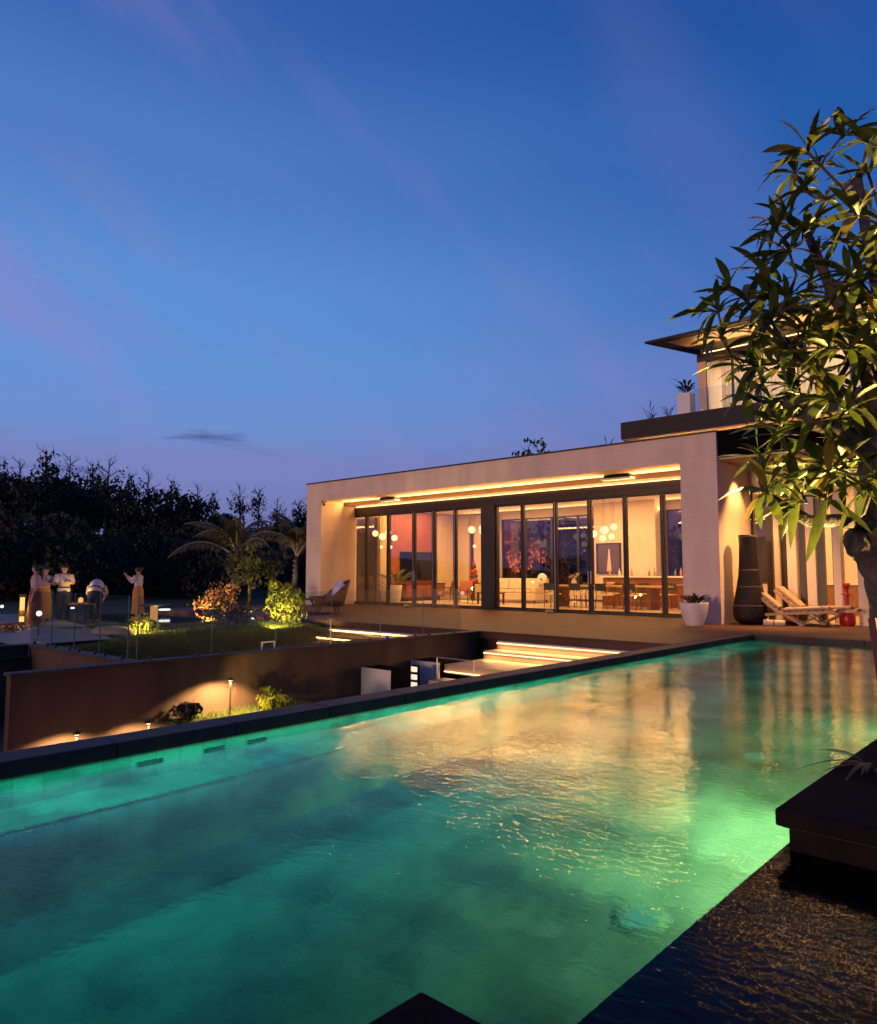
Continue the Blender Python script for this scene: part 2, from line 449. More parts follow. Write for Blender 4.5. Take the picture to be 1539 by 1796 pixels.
m.box(-5.78, -5.5, -4.5, 15.68, FZ, -.13)                      # long wall
m.box(-5.5, 4.5, 15.4, 15.68, FZ, -.13)                        # far wall
m.box(-5.5, -5.05, -4.5, 15.4, FZ, -.62)                       # ledge along the long wall
struct(m.build('pool_basin', pf))
m = MB(); m.box(-1.33, 4.5, -4.5, 15.4, FZ, -.20)              # dark shelf just under the water on the near side
struct(m.build('pool_shelf', M['shelf']))
# water body: rippled top, absorbing volume
wm, t, o = base_mat('pool_water'); n = t.nodes; l = t.links
co = n.new('ShaderNodeTexCoord'); mp = n.new('ShaderNodeMapping'); mp.inputs['Rotation'].default_value = (0, 0, R(-40)); mp.inputs['Scale'].default_value = (1.0, 1.9, 1)
l.new(co.outputs['Object'], mp.inputs[0])
n1 = n.new('ShaderNodeTexNoise'); n1.inputs['Scale'].default_value = 13.0; n1.inputs['Detail'].default_value = 3; n1.inputs['Distortion'].default_value = .4; l.new(mp.outputs[0], n1.inputs[0])
n2 = n.new('ShaderNodeTexNoise'); n2.inputs['Scale'].default_value = 1.1; n2.inputs['Detail'].default_value = 2; l.new(mp.outputs[0], n2.inputs[0])
ad = n.new('ShaderNodeMath'); ad.operation = 'MULTIPLY_ADD'; l.new(n2.outputs[0], ad.inputs[0]); ad.inputs[1].default_value = 2.2; l.new(n1.outputs[0], ad.inputs[2])
bp = n.new('ShaderNodeBump'); bp.inputs['Strength'].default_value = .24; bp.inputs['Distance'].default_value = .02; l.new(ad.outputs[0], bp.inputs['Height'])
n3 = n.new('ShaderNodeTexNoise'); n3.inputs['Scale'].default_value = .55; n3.inputs['Detail'].default_value = 2; l.new(mp.outputs[0], n3.inputs[0])
mr3 = n.new('ShaderNodeMapRange'); mr3.inputs[1].default_value = .35; mr3.inputs[2].default_value = .7; mr3.inputs[3].default_value = .10; mr3.inputs[4].default_value = .27; l.new(n3.outputs[0], mr3.inputs[0]); l.new(mr3.outputs[0], bp.inputs['Strength'])
gb = n.new('ShaderNodeBsdfGlass'); gb.inputs['IOR'].default_value = 1.17; gb.inputs['Roughness'].default_value = 0.0; l.new(bp.outputs[0], gb.inputs['Normal'])
l.new(gb.outputs[0], o.inputs['Surface'])
va = n.new('ShaderNodeVolumeAbsorption'); va.inputs['Color'].default_value = (.32, .86, .89, 1); va.inputs['Density'].default_value = .55
l.new(va.outputs[0], o.inputs['Volume'])
m = MB(); m.box(-5.64, 4.4, -4.4, 15.54, -1.7, WZ)
struct(m.build('pool_water', wm))
pc = struct(bpy.data.objects.new('pool_coping', None)); COL.objects.link(pc); ORG[pc.name] = Vector((0, 0, 0))
jr = random.Random(5); y = -4.5
while y < 15.69:
    y2 = min(15.7, y + 1.0)
    m = MB(); m.box(-5.8 + jr.uniform(-.002, .002), -5.5 + jr.uniform(-.002, .002), y + .003, y2 - .003, -.13, jr.uniform(-.003, .001)); m.build('coping_stone', M['coping'], pc, bevel=.007); y = y2
x = -5.497
while x < 4.4:
    x2 = min(4.5, x + 1.0)
    m = MB(); m.box(x + .003, x2 - .003, 15.4 + jr.uniform(-.002, .002), 15.7, -.13, -.001 + jr.uniform(-.003, 0)); m.build('coping_stone', M['coping'], pc, bevel=.007); x = x2
m = MB(); m.box(-5.8, -5.781, -4.5, 15.7, -1.9, -.131)
struct(m.build('pool_outer_wall', M['court_wall']))
# pad the photographer stands on
m = MB(); m.box(-1.61, 4.5, -4.4, 1.68, -.255, 0)
tag(m.build('stone_pad', M['near_stone'], bevel=.01), 'dark stone pad corner jutting into the pool at the bottom of the picture', 'stone pad')
# planter block holding the frangipani
pl = thing('tree_planter', 'low dark stone planter block standing in the pool under the frangipani', 'planter', (-.2, 5.6, -.26))
m = MB(); m.box(-1.25, 1.4, 3.9, 8.2, -.26, .012); m.build('planter_wall', M['near_stone'], pl)
m = MB(); m.box(-1.30, 1.45, 3.85, 8.25, .018, .10); m.build('planter_cap', M['near_stone'], pl, bevel=.012)
m = MB(); m.box(-1.27, 1.42, 3.87, 8.2, .0125, .0175); m.build('shadow_joint', M['dark_fascia'], pl)
M['grille'] = pmat('grille_teal_grey', (.06, .11, .10), .6, .2, 6, .05, 40)
# drain grilles in the ledge wall
for k, (y, w) in enumerate(((2.75, .2), (3.3, .18), (3.7, .18))):
    gth = thing('pool_grille', ('leftmost of three dark grilles in the submerged pool wall', 'middle one of three dark grilles in the submerged pool wall', 'rightmost of three dark grilles in the submerged pool wall')[k], 'grille', (-5.49, y, -.36), 'grilles in the pool wall')
    m = MB(); m.box(-5.5, -5.485, y - w / 2, y + w / 2, -.40, -.30); m.build('grille_frame', M['grille'], gth)
    for s in range(4):
        m = MB(); m.box(-5.485, -5.475, y - w / 2 + .02, y + w / 2 - .02, -.392 + s * .024, -.380 + s * .024); m.build('slat', M['grille'], gth)
# underwater lamps in the near shelf wall, shining across the pool
PGREEN = (1.0, .80, .24)
for y, z, e in ((5.7, -.42, 118), (9.2, -.5, 36), (13.0, -.55, 18)):
    lamp('AREA', 'pool_lamp', (-1.42, y, z), e, PGREEN, (-2.5, y, -1.55), size=.22)
for y in (-1.6, 2.6, 6.8, 11.0, 14.0):  # fill lights added without fixtures, tinting ledge and floor teal
    ln = 4.0 if y < 13 else 2.4
    lamp('AREA', 'ledge_fill', (-5.30, y, -.17), 18 * ln / 4, (.02, .80, .50), (-5.40, y, -1), size=ln, size_y=.05)
    lamp('AREA', 'floor_fill', (-4.99, y, -.61), 8 * ln / 4, (.01, .55, .60), (-4.3, y, -1.55), size=ln, size_y=.05)
M['glow_rim'] = pmat('pale_green_rim', (.34, .42, .36), .6, .2, 8, .05, 40)
for k, (x, y) in enumerate(((-2.78, 7.73), (-2.3, 4.36), (-2.57, 9.45))):  # glowing discs added to make the bright ripply spots in the water
    fl = thing('pool_floor_glow', ('round glowing disc for a bright ripply spot on the pool floor, the middle one of three', 'round glowing disc for a bright ripply spot on the pool floor, nearest the dark shelf corner', 'round glowing disc for a bright ripply spot on the pool floor, farthest of three')[k], 'glowing disc', (x, y, -1.55), 'glowing discs on the pool floor')
    m = MB(); m.lathe([(.10, -1.535), (.16, -1.535), (.17, -1.548)], 22, (x, y, 0), cap=(False, False)); m.build('rim', M['glow_rim'], fl, smooth=True)
    m = MB(); m.lathe([(.10, -1.538), (.10, -1.534)], 22, (x, y, 0)); m.build('lens', emat('pool_glow', (.36, 1, .55), .34), fl)

# ================================================================== terrace, steps, sunken court
m = MB()
m.box(-24.6, -5.81, 12.4, 19.58, -.15, 0)
m.box(-5.81, 5.0, 15.71, 19.58, -.15, 0)
m.box(-24.6, -10.36, 12.55, 19.5, -.7, -.151); m.box(-10.2, -5.81, 12.55, 19.5, -1.6, -.151)
struct(m.build('terrace', M['terrace']))
m = MB(); m.box(-14.15, -5.81, -6, 10.3, -1.45, -1.35); m.box(-10.2, -5.81, 10.3, 10.6, -1.45, -1.0)
struct(m.build('court_floor', M['court_floor']))


def flight(x0, x1, ys, zs, label, group=None):
    t = thing('lit_steps', label, 'steps', ((x0 + x1) / 2, ys[0], zs[-1]), group)
    for y, yb, z in zip(ys, list(ys[1:]) + [ys[-1] - .9], zs):
        m = MB(); m.box(x0, x1, yb - .02, y, z - .14, z); m.build('tread', M['step'], t)
        m = MB(); m.box(x0 + .05, x1 - .05, y - .012, y - .002, z + .115, z + .128) if False else m.box(x0 + .05, x1 - .05, yb - .042, yb - .024, z - .045, z - .03); m.build('led_strip', M['led'], t)
    return t


# front riser of the terrace stays dark, then two lit treads and a landing
st1 = thing('court_steps', 'wide lit stone steps going down from the terrace into the sunken court', 'steps', (-7.6, 12.2, -1.35))
for y1, y0, z in ((12.4, 12.05, -.15), (12.05, 11.62, -.31), (11.62, 10.45, -.47), (10.45, 10.0, -.72), (10.0, 9.6, -.95)):
    m = MB(); m.box(-9.42, -5.82, y0, y1 - .002, z - .16, z); m.build('tread', M['step'], st1)
    m = MB(); m.box(-9.40, -5.84, y1 - .04, y1 - .015, z + .115, z + .13); led = m.build('led_strip', M['led'] if z != -.15 else M['dark_metal'], st1)
    if z != -.15: lamp('AREA', 'step_light', (-7.6, y1 - .05, z + .112), 30 if z > -.5 else 7, WARM, (-7.6, y1 - .14, z), size=3.5, size_y=.07)
st2 = thing('garden_steps', 'short lit steps from the terrace down to the lawn behind the glass balustrade', 'steps', (-13, 12.2, -.5))
for y1, y0, z in ((12.4, 12.0, -.15), (12.0, 11.55, -.27)):
    m = MB(); m.box(-14.9, -10.5, y0, y1 - .002, z - .3, z); m.build('tread', M['step'], st2)
    m = MB(); m.box(-14.85, -10.55, y0 - .022, y0 - .004, z - .05, z - .035); m.build('led_strip', M['led'], st2)
    lamp('AREA', 'step_light', (-12.7, y0 - .05, z - .05), 22, WARM, (-12.7, y0 - .2, z - .2), size=4.2, size_y=.03)

ga = thing('garden_wall', 'long dark rendered wall of the sunken court carrying the glass balustrade', 'wall', (-10.28, 7.7, -1.4))
m = MB(); m.box(-10.35, -10.2, 3.27, 12.38, -1.45, -.045); m.build('wall_face', M['court_wall'], ga)
for k in range(8):
    m = MB(); m.box(-10.39, -10.16 + jr.uniform(-.003, .003), 3.24 + k * 1.143 + .003, 4.383 + k * 1.143 - .003, -.044, jr.uniform(-.003, 0)); m.build('coping_stone', M['coping'], ga, bevel=.006)
gb_ = thing('return_wall', 'short dark rendered wall at right angles behind the long court wall', 'wall', (-12.3, 4.87, -1.4))
m = MB(); m.box(-14.12, -10.352, 4.8, 4.95, -1.45, -.045); m.build('wall_face', M['court_wall'], gb_)
m = MB(); m.box(-14.34, -10.392, 4.77, 4.98, -.044, 0); m.build('wall_coping', M['coping'], gb_, bevel=.006)
gc_ = thing('outer_wall', 'dark rendered wall of the light well at the left edge of the picture', 'wall', (-14.2, 0, -1.4))
m = MB(); m.box(-14.3, -14.15, -6, 4.795, -1.45, -.045); m.build('wall_face', M['court_wall'], gc_)
m = MB(); m.box(-14.34, -14.11, -6, 4.768, -.044, 0); m.build('wall_coping', M['coping'], gc_, bevel=.006)

# glass balustrade: panels with dark edges and steel clamps
bl = thing('glass_balustrade', 'frameless glass balustrade standing on the long court wall coping', 'balustrade', (-10.28, 8.5, 0))
y = 4.9
for k in range(6):
    m = MB(); m.box(-10.284, -10.272, y + .012, y + 1.15, .03, .92); pn = m.build('glass_panel', M['balu'], bl)
    m = MB(); m.box(-10.285, -10.271, y + .001, y + .010, .03, .92); m.build('panel_edge', M['glass_edge'], bl)
    for dy in (.2, .95):
        m = MB(); m.box(-10.30, -10.255, y + dy - .02, y + dy + .02, 0.001, .045); m.build('clamp', M['clamp'], bl, bevel=.004)
    y += 1.17
b2 = thing('glass_balustrade', 'glass balustrade on the short return wall near the left people', 'balustrade', (-12.2, 4.87, 0))
x = -10.5
for k in range(4):
    m = MB(); m.box(x - .93, x - .012, 4.87, 4.882, .03, .92); m.build('glass_panel', M['balu'], b2)
    m = MB(); m.box(x - .010, x + .002, 4.869, 4.883, .03, .92); m.build('panel_edge', M['glass_edge'], b2)
    for dx in (.18, .76):
        m = MB(); m.box(x - dx - .02, x - dx + .02, 4.855, 4.9, 0.001, .045); m.build('clamp', M['clamp'], b2, bevel=.004)
    x -= .95
sp_ = thing('railing_post', 'slim lit steel post with a cap on the balustrade line by the lounge chair', 'post', (-10.28, 8.36, 0))
m = MB(); m.tube([(-10.24, 8.37, .001), (-10.24, 8.37, .42)], .009, 8); m.build('post_shaft', M['steel'], sp_)
m = MB(); m.box(-10.27, -10.21, 8.34, 8.40, .42, .435); m.build('post_cap', M['steel'], sp_)
sk = thing('wall_bracket', 'small pale square bracket standing on the wall coping under the yellow bush', 'bracket', (-10.26, 7.1, 0))
m = MB(); m.box(-10.27, -10.25, 6.96, 6.98, .001, .11); m.build('leg', M['white'], sk)
m = MB(); m.box(-10.27, -10.25, 7.20, 7.22, .001, .11); m.build('leg', M['white'], sk)
m = MB(); m.box(-10.27, -10.25, 6.96, 7.22, .112, .13); m.build('top_bar', M['white'], sk)

# white fronted cabinets in the court
for k, (y, h, lab) in enumerate(((9.05, -.46, 'white fronted cabinet box against the court wall, the left one nearer the pool'), (10.32, -.44, 'white fronted cabinet box against the court wall, the right one beside the steps'))):
    c = thing('cabinet', lab, 'cabinet', (-9.8, y, -1.35), 'cabinets in the sunken court')
    m = MB(); m.box(-10.18, -9.45, y + .03, y + (.45 if k == 0 else .6), -1.35, h); m.build('cabinet_body', M['soot'], c)
    m = MB(); m.box(-10.14, -9.49, y + .003, y + .029, -1.3, h - .045); m.build('front_panel', M['white'], c)
    for bx in ((-10.18, -10.14), (-9.49, -9.45)):
        m = MB(); m.box(bx[0], bx[1], y - .01, y + .029, -1.35, h); m.build('frame_side', M['white'], c)
    m = MB(); m.box(-10.138, -9.492, y - .01, y + .029, h - .04, h); m.build('frame_top', M['white'], c)
lv = thing('louvre_light', 'stack of four lit slats between the two white cabinets', 'wall light', (-9.72, 9.8, -1.2))
m = MB(); m.box(-9.64, -9.50, 9.8, 9.86, -1.2, -.44); m.build('housing', M['soot'], lv)
lm = emat('slat_light', (1, .80, .56), 1.1)
for k in range(4):
    m = MB(); m.box(-9.635, -9.505, 9.77, 9.799, -.56 - k * .14, -.47 - k * .14); m.build('lit_slat', lm, lv)
hr = thing('handrail', 'thin pale handrail at the foot of the court steps', 'handrail', (-8.9, 10.0, -.95))
m = MB(); m.tube([(-8.5, 10.2, -.72), (-8.5, 10.2, -.32), (-9.4, 10.2, -.32)], .012, 8); m.build('rail', M['steel'], hr)
m = MB(); m.tube([(-9.38, 10.2, -.72), (-9.38, 10.2, -.332)], .012, 8); m.build('rail_post', M['steel'], hr)
lamp('POINT', 'step_glow', (-8.35, 9.9, -.6), 3, WARM, radius=.05)

# court path lamps: mushroom heads on stakes, lighting the wall
for k, (y, z, top, e, lab) in enumerate(((6.07, -.31, -.35, 420, 'slender mushroom path lamp beside the lit grass in the court'), (4.83, -.75, -.8, 300, 'low mushroom path lamp, the right one of the pair under the dark wall'), (3.9, -.75, -.8, 380, 'low mushroom path lamp, the left one of the pair under the dark wall'))):
    x = -9.72
    tl = thing('path_lamp', lab, 'path lamp', (x, y, -1.35), 'path lamps in the court')
    m = MB(); m.tube([(x, y, -1.35), (x, y, z - .02)], .009, 8); m.build('stake', M['black'], tl)
    m = MB(); m.lathe([(.045, -.022), (.05, -.012), (.03, .006), (.004, .014)], 14, (x, y, z)); m.build('lamp_head', M['black'], tl, smooth=True)
    m = MB(); m.lathe([(.028, -.030), (.028, -.024)], 12, (x, y, z)); m.build('lens', M['bulb'], tl)
    lamp('SPOT', 'path_lamp_light', (x, y, z - .045), e, (1, .60, .25), (x - .12, y, z - .4), cone=138, blend=.4, radius=.03)
# ================================================================== the villa
V = thing('villa', 'modern stone villa with a long glazed lit room and upper floor behind the pool', 'villa', (-14, 20, 0))
FY, GY, BY = 17.86, 19.65, 26.4


def vb(name, mat, *boxes, parent=None, bevel=0, smooth=False, label=None):
    m = MB()
    for b in boxes: m.box(*b)
    return m.build(name, mat, parent or V, smooth, bevel, label)


vb('portal_pier', M['stone'], (-23.4, -22.5, FY, 19.6, 0.001, 4.02))
vb('portal_pier', M['stone'], (-8.04, -7.1, FY, 20.02, 0.001, 4.02))
vb('portal_beam', M['stone'], (-23.4, -7.1, FY, FY + .35, 4.021, 4.70))
vb('roof_slab', M['ceiling'], (-23.4, -7.1, FY + .351, 26.75, 4.08, 4.69))
vb('roof_edge', M['dark_metal'], (-23.43, -7.07, FY - .03, 26.8, 4.701, 4.745))
vb('soffit', M['ceiling'], (-22.5, -8.04, FY + .352, 19.02, 4.022, 4.07))
vb('soffit', M['wood_ceil'], (-22.5, -8.04, 19.02, 19.60, 3.86, 4.07), label='lower timber band of the porch soffit')
lamp('AREA', 'cove_light', (-15.25, 18.99, 3.90), 300, WARM, (-15.25, 18.2, 4.10), size=14.2, size_y=.06)
lamp('AREA', 'cove_light', (-15.25, 19.54, 3.72), 80, WARM, (-15.25, 19.3, 3.9), size=14.2, size_y=.05)
vb('cove_strip', M['cove'], (-22.4, -8.1, 19.535, 19.552, 3.832, 3.858))
vb('door_head', M['dark_metal'], (-23.0, -8.04, 19.56, 19.74, 3.50, 3.83))
vb('door_sill', M['dark_metal'], (-23.0, -8.04, 19.58, 19.74, 0.002, .045))
vb('door_jamb', M['dark_metal'], (-23.0, -22.86, 19.57, 19.73, .046, 3.50))
vb('column', M['dark_metal'], (-15.93, -15.35, 19.52, 19.8, .046, 3.52))
edges = [(-22.86, -21.85), (-21.83, -20.62), (-20.60, -19.25), (-19.20, -18.24), (-18.20, -17.19), (-17.17, -15.93),
         (-15.35, -14.26), (-14.24, -13.0), (-12.97, -11.76), (-11.73, -10.57), (-10.55, -9.40), (-9.37, -8.06)]
for k, (x0, x1) in enumerate(edges):
    w = .055
    m = MB(); z0, z1 = .05, 3.495
    m.box(x0, x0 + w, 19.60, 19.69, z0, z1); m.box(x1 - w, x1, 19.60, 19.69, z0, z1); m.box(x0 + w, x1 - w, 19.61, 19.68, z1 - .05, z1); m.box(x0 + w, x1 - w, 19.61, 19.68, z0, z0 + .06)
    d = m.build('door_panel', M['dark_metal'], V)
    m = MB(); m.box(x0 + w, x1 - w, 19.642, 19.652, z0 + .06, z1 - .05); m.build('pane', M['pane'], d)
    if k in (2, 3, 8, 9):
        hx = x1 - .03 if k in (2, 8) else x0 + .03
        m = MB(); m.box(hx - .012, hx + .012, 19.555, 19.575, .9, 1.3); m.build('handle', M['steel'], d)
for x in (-19.225, -18.22, -12.985, -17.18):
    vb('door_track_post', M['steel'], (x - .012, x + .012, 19.575, 19.598, .05, 3.49))
# floor, ceiling, rear and end walls of the rooms
vb('room_floor', M['floor'], (-23.4, 4.0, 19.59, 26.75, -.16, .0012))
vb('room_ceiling', M['ceiling'], (-23.2, -7.0, 19.76, 26.4, 3.95, 4.075))
vb('end_wall', M['plaster'], (-23.4, -23.2, 19.602, 20.28, .002, 4.075), (-23.4, -23.2, 21.5, 26.6, .002, 4.075), (-23.4, -23.2, 20.28, 21.5, 3.6, 4.075))
wl = vb('side_window', M['dark_metal'], (-23.34, -23.26, 20.28, 20.33, .003, 3.6), (-23.34, -23.26, 20.86, 20.93, .003, 3.6), (-23.34, -23.26, 21.45, 21.5, .003, 3.6))
vb('pane', M['pane_back'], (-23.31, -23.30, 20.33, 20.86, .01, 3.6), parent=wl); vb('pane', M['pane_back'], (-23.31, -23.30, 20.93, 21.45, .01, 3.6), parent=wl)
vb('timber_panel', M['orange_wood'], (-23.19, -23.12, 22.2, 23.63, .01, 3.94)); vb('timber_panel', M['orange_wood'], (-23.19, -23.12, 23.64, 25.08, .01, 3.94))
vb('rear_wall', M['plaster'], (-23.2, -20.36, BY, BY + .2, .002, 4.07), (-15.08, -12.5, BY - .9, BY + .2, .002, 3.949), (-20.36, -15.08, BY, BY + .2, 3.62, 4.07), (-20.36, -15.08, BY, BY + .2, .002, .55),
   (-12.5, -7.0, BY, BY + .2, 3.62, 4.07), (-12.5, -7.0, BY, BY + .2, .002, .85))
for xs_, zb in (((-20.36, -19.05, -17.7, -16.4, -15.08), .55), ((-12.5, -11.1, -9.7, -8.3, -7.0), .85)):
    for a, b in zip(xs_[:-1], xs_[1:]):
        f = vb('rear_window', M['dark_metal'], (a, a + .05, BY + .05, BY + .12, zb, 3.62), (b - .05, b, BY + .05, BY + .12, zb, 3.62), (a + .05, b - .05, BY + .05, BY + .12, 3.57, 3.62), (a + .05, b - .05, BY + .05, BY + .12, zb, zb + .05))
        vb('pane', M['pane_back'], (a + .05, b - .05, BY + .08, BY + .09, zb + .05, 3.57), parent=f)
vb('dark_wall_strip', M['dark_fascia'], (-22.15, -21.95, BY - .03, BY - .002, .002, 3.4))  # flat dark strip on the rear wall, no recess behind it
# living side curtains: long soft folds beside the windows


def curtain(x0, x1, y, z0, z1, axis, parent, name='curtain', mat='curtain', amp=.035, pitch=.11):
    m = MB(); nseg = max(6, int(abs(x1 - x0) / pitch * 4)); b = []
    for i in range(nseg + 1):
        u = x0 + (x1 - x0) * i / nseg; w = y + amp * math.sin(2 * math.pi * (u - x0) / pitch) + amp * .4 * math.sin(5.1 * u)
        p = (u, w) if axis == 'x' else (w, u)
        m.v += [(p[0], p[1], z0), (p[0], p[1], z1)]
        if i: k = 2 * i; m.f.append((k - 2, k, k + 1, k - 1))
    return m.build(name, M[mat], parent, smooth=True)


curtain(21.52, 22.15, -23.12, .03, 3.92, 'y', V, mat='fabric'); curtain(25.12, 26.2, -23.1, .03, 3.92, 'y', V, mat='fabric')
curtain(-22.9, -22.2, 26.3, .03, 3.92, 'x', V, mat='fabric'); curtain(-15.35, -15.05, 26.25, .03, 3.6, 'x', V, mat='fabric')
curtain(-21.9, -20.4, 26.3, .03, 3.92, 'x', V, mat='fabric')
# upper floor
vb('upper_slab', M['dark_fascia'], (-10.3, 5.0, 19.0, 26.9, 5.06, 5.54))
vb('upper_slab_soffit', M['wood_ceil'], (-10.28, 5.0, 19.03, 26.8, 5.02, 5.055))
vb('upper_cove', M['led'], (-10.1, -7.2, 20.1, 20.12, 4.80, 4.82))
lamp('AREA', 'slab_light', (-4.0, 19.45, 4.77), 70, WARM, (-4.0, 19.2, 5.2), size=12, size_y=.05)
vb('upper_support', M['plaster'], (-9.6, 4.5, 21.3, 26.5, 4.75, 5.018))
vb('upper_corner_post', M['stone'], (-8.83, -8.58, 21.0, 21.25, 5.545, 7.45))
vb('upper_head_beam', M['dark_metal'], (-8.83, 3.5, 20.96, 21.2, 7.452, 7.66))
vb('upper_wall', M['plaster'], (-8.83, -8.7, 21.26, 26.5, 5.545, 7.9), (-8.7, 3.5, 26.3, 26.5, 5.545, 7.9), (3.4, 3.55, 21.0, 26.3, 5.545, 7.9))
xs_ = [-8.58 + i * .76 for i in range(16)]
for a, b in zip(xs_[:-1], xs_[1:]):
    f = vb('upper_window', M['dark_metal'], (a, a + .03, 21.0, 21.07, 5.55, 7.45), (b - .03, b, 21.0, 21.07, 5.55, 7.45), (a + .03, b - .03, 21.0, 21.07, 7.41, 7.45), (a + .03, b - .03, 21.0, 21.07, 5.55, 5.6))
    vb('pane', M['pane'], (a + .03, b - .03, 21.03, 21.04, 5.6, 7.41), parent=f)
    if a > -8.4: curtain(a + .01, b - .01, 21.28, 5.56, 7.43, 'x', f)
curtain(-8.25, -7.82, 21.3, 5.56, 7.43, 'x', V)
rz = lambda y: 7.70 + (y - 19.0) * .13
m = MB()
x0, x1, y0, y1 = -9.5, 4.6, 19.0, 27.6
lo = [(x0, y0, rz(y0)), (x1, y0, rz(y0)), (x1, y1, rz(y1)), (x0, y1, rz(y1))]
hi = [(x0 + .0, y0, rz(y0) + .06), (x1, y0, rz(y0) + .06), (x1, y1, rz(y1) + .06), (x0, y1, rz(y1) + .06)]
m.face(hi); m.face(lo[::-1])
for i in range(4): j = (i + 1) % 4; m.face([lo[i], lo[j], hi[j], hi[i]])
m.build('upper_roof', M['dark_fascia'], V)
m = MB(); m.face([(x0 + .45, y0 + .35, rz(y0 + .35) - .012), (x0 + .45, y1 - .2, rz(y1 - .2) - .012), (x1 - .2, y1 - .2, rz(y1 - .2) - .012), (x1 - .2, y0 + .35, rz(y0 + .35) - .012)])
m.build('upper_eave_lining', M['wood_ceil'], V)
vb('upper_cove', M['led'], (-8.6, 3.4, 20.93, 20.95, 7.67, 7.69))
ub = thing('glass_balustrade', 'low glass balustrade along the upper balcony edge', 'balustrade', (-3, 19.12, 5.54))
for k in range(9):
    m = MB(); m.box(-8.2 + k * 1.3, -6.93 + k * 1.3, 19.12, 19.132, 5.56, 6.18); m.build('glass_panel', M['balu'], ub)
    for dx in (.25, 1.0):
        m = MB(); m.box(-8.2 + k * 1.3 + dx - .03, -8.2 + k * 1.3 + dx + .03, 19.105, 19.15, 5.541, 5.60); m.build('clamp', M['steel'], ub)
lamp('AREA', 'eave_light', (-4.0, 20.75, 7.66), 120, WARM, (-4.0, 19.9, 8.4), size=9.5, size_y=.08)
# right wing: tall fins and glass under a dark canopy
vb('canopy', M['soot'], (-7.095, 5.0, 17.95, 26.75, 4.07, 4.74))
vb('canopy_soffit', M['plaster'], (-7.095, 5.0, 18.0, 19.95, 4.03, 4.066))
vb('wing_head', M['plaster'], (-7.095, 4.5, 20.0, 20.2, 3.45, 4.03))
vb('wing_frame', M['dark_metal'], (-7.095, 4.5, 20.03, 20.12, 3.36, 3.449))
vb('wing_rear_wall', M['plaster'], (-8.2, 4.5, 24.6, 24.8, .002, 4.07), (4.3, 4.5, 20.2, 24.6, .002, 4.07))
vb('wing_ceiling', M['ceiling'], (-7.0, 4.4, 20.2, 24.6, 3.9, 4.069))
fins = [(-6.50, -6.38), (-6.19, -5.97), (-5.73, -5.52), (-5.12, -4.95), (-4.6, -4.4), (-4.0, -3.8), (-3.2, -3.0), (-2.2, -2.0), (-1.2, -1.0)]
for a, b in fins: vb('wall_fin', M['plaster'], (a, b, 19.92, 20.25, .002, 3.45))
darks = [(-7.09, -7.03), (-6.73, -6.58), (-6.36, -6.25), (-5.93, -5.80), (-5.50, -5.34), (-5.16, -5.13)]
for a, b in darks: vb('mullion', M['dark_metal'], (a, b, 20.02, 20.16, .002, 3.36))
for a, b in ((-7.03, -6.73), (-6.25, -6.19), (-5.97, -5.93), (-4.95, -4.6), (-4.4, -4.0), (-3.8, -3.2), (-3.0, -2.2), (-2.0, -1.2)):
    vb('pane', M['pane'], (a, b, 20.08, 20.09, .01, 3.36))
vb('downlight', M['bulb'], (-6.72, -6.64, 18.9, 18.98, 4.022, 4.028)); vb('downlight', M['bulb'], (-4.9, -4.82, 18.9, 18.98, 4.022, 4.028))
vb('ceiling_speaker', M['black'], (-6.45, -6.3, 18.3, 18.45, 4.0, 4.029))

# air vents hung in the porch soffit, camera in the corner
for x, lab in ((-19.8, 'white air vent box in the porch soffit at the living room end'), (-10.35, 'white air vent box in the porch soffit at the dining end')):
    vt = thing('air_vent', lab, 'air vent', (x, 18.85, 3.85), 'air vents in the porch soffit')
    m = MB(); m.box(x - .40, x + .40, 18.78, 18.92, 3.93, 4.02); m.build('housing', M['black'], vt)  # black stem put in for the shadow above the white grille
    m = MB(); m.box(x - .48, x + .48, 18.70, 18.95, 3.885, 3.929); m.build('grille', M['white'], vt)
sc_ = thing('security_camera', 'small dark security camera high on the left portal pier', 'security camera', (-22.49, 17.95, 3.8))
m = MB(); m.box(-22.498, -22.40, 17.9, 18.02, 3.93, 3.99); m.build('mount', M['black'], sc_)
m = MB(); m.ball((-22.42, 17.93, 3.86), .055); m.build('camera_dome', M['black'], sc_, smooth=True)
pln = thing('roof_planter', 'white planter with a small leafy plant at the upper balcony corner', 'planter', (-8.45, 19.25, 5.54))
m = MB(); m.box(-8.62, -8.25, 19.06, 19.42, 5.541, 6.12); m.build('pot', M['white'], pln, bevel=.01)

# ------------------------------------------------------------------ lights of the house
for x, e in ((-21.6, 265), (-18.4, 290), (-13.8, 265), (-10.6, 240)):
    lamp('AREA', 'room_light', (x, 23.0, 3.93), e, WARM, (x, 23.0, 0), size=2.6, size_y=3.2)
lamp('AREA', 'wing_light', (-5.0, 22.4, 3.88), 340, WARM, (-5.0, 22.4, 0), size=3.4, size_y=2.2)
lamp('AREA', 'ceiling_cove', (-15.0, 25.9, 3.62), 170, WARM, (-15.0, 24.6, 4.4), size=14, size_y=.1)
lamp('AREA', 'ceiling_cove', (-15.0, 20.1, 3.55), 170, WARM, (-15.0, 21.4, 4.4), size=14, size_y=.1)
lamp('SPOT', 'tv_wall_wash', (-22.3, 23.6, 3.9), 60, WARMER, (-23.15, 23.6, 2.0), cone=110, blend=.8)
lamp('AREA', 'upper_room_light', (-5.5, 23.4, 7.7), 560, (1, .66, .34), (-5.5, 23.2, 5.5), size=5, size_y=2.5)
lamp('SPOT', 'porch_downlight', (-6.68, 18.94, 4.0), 520, WARM, (-7.0, 19.1, 0), cone=80, blend=.7)
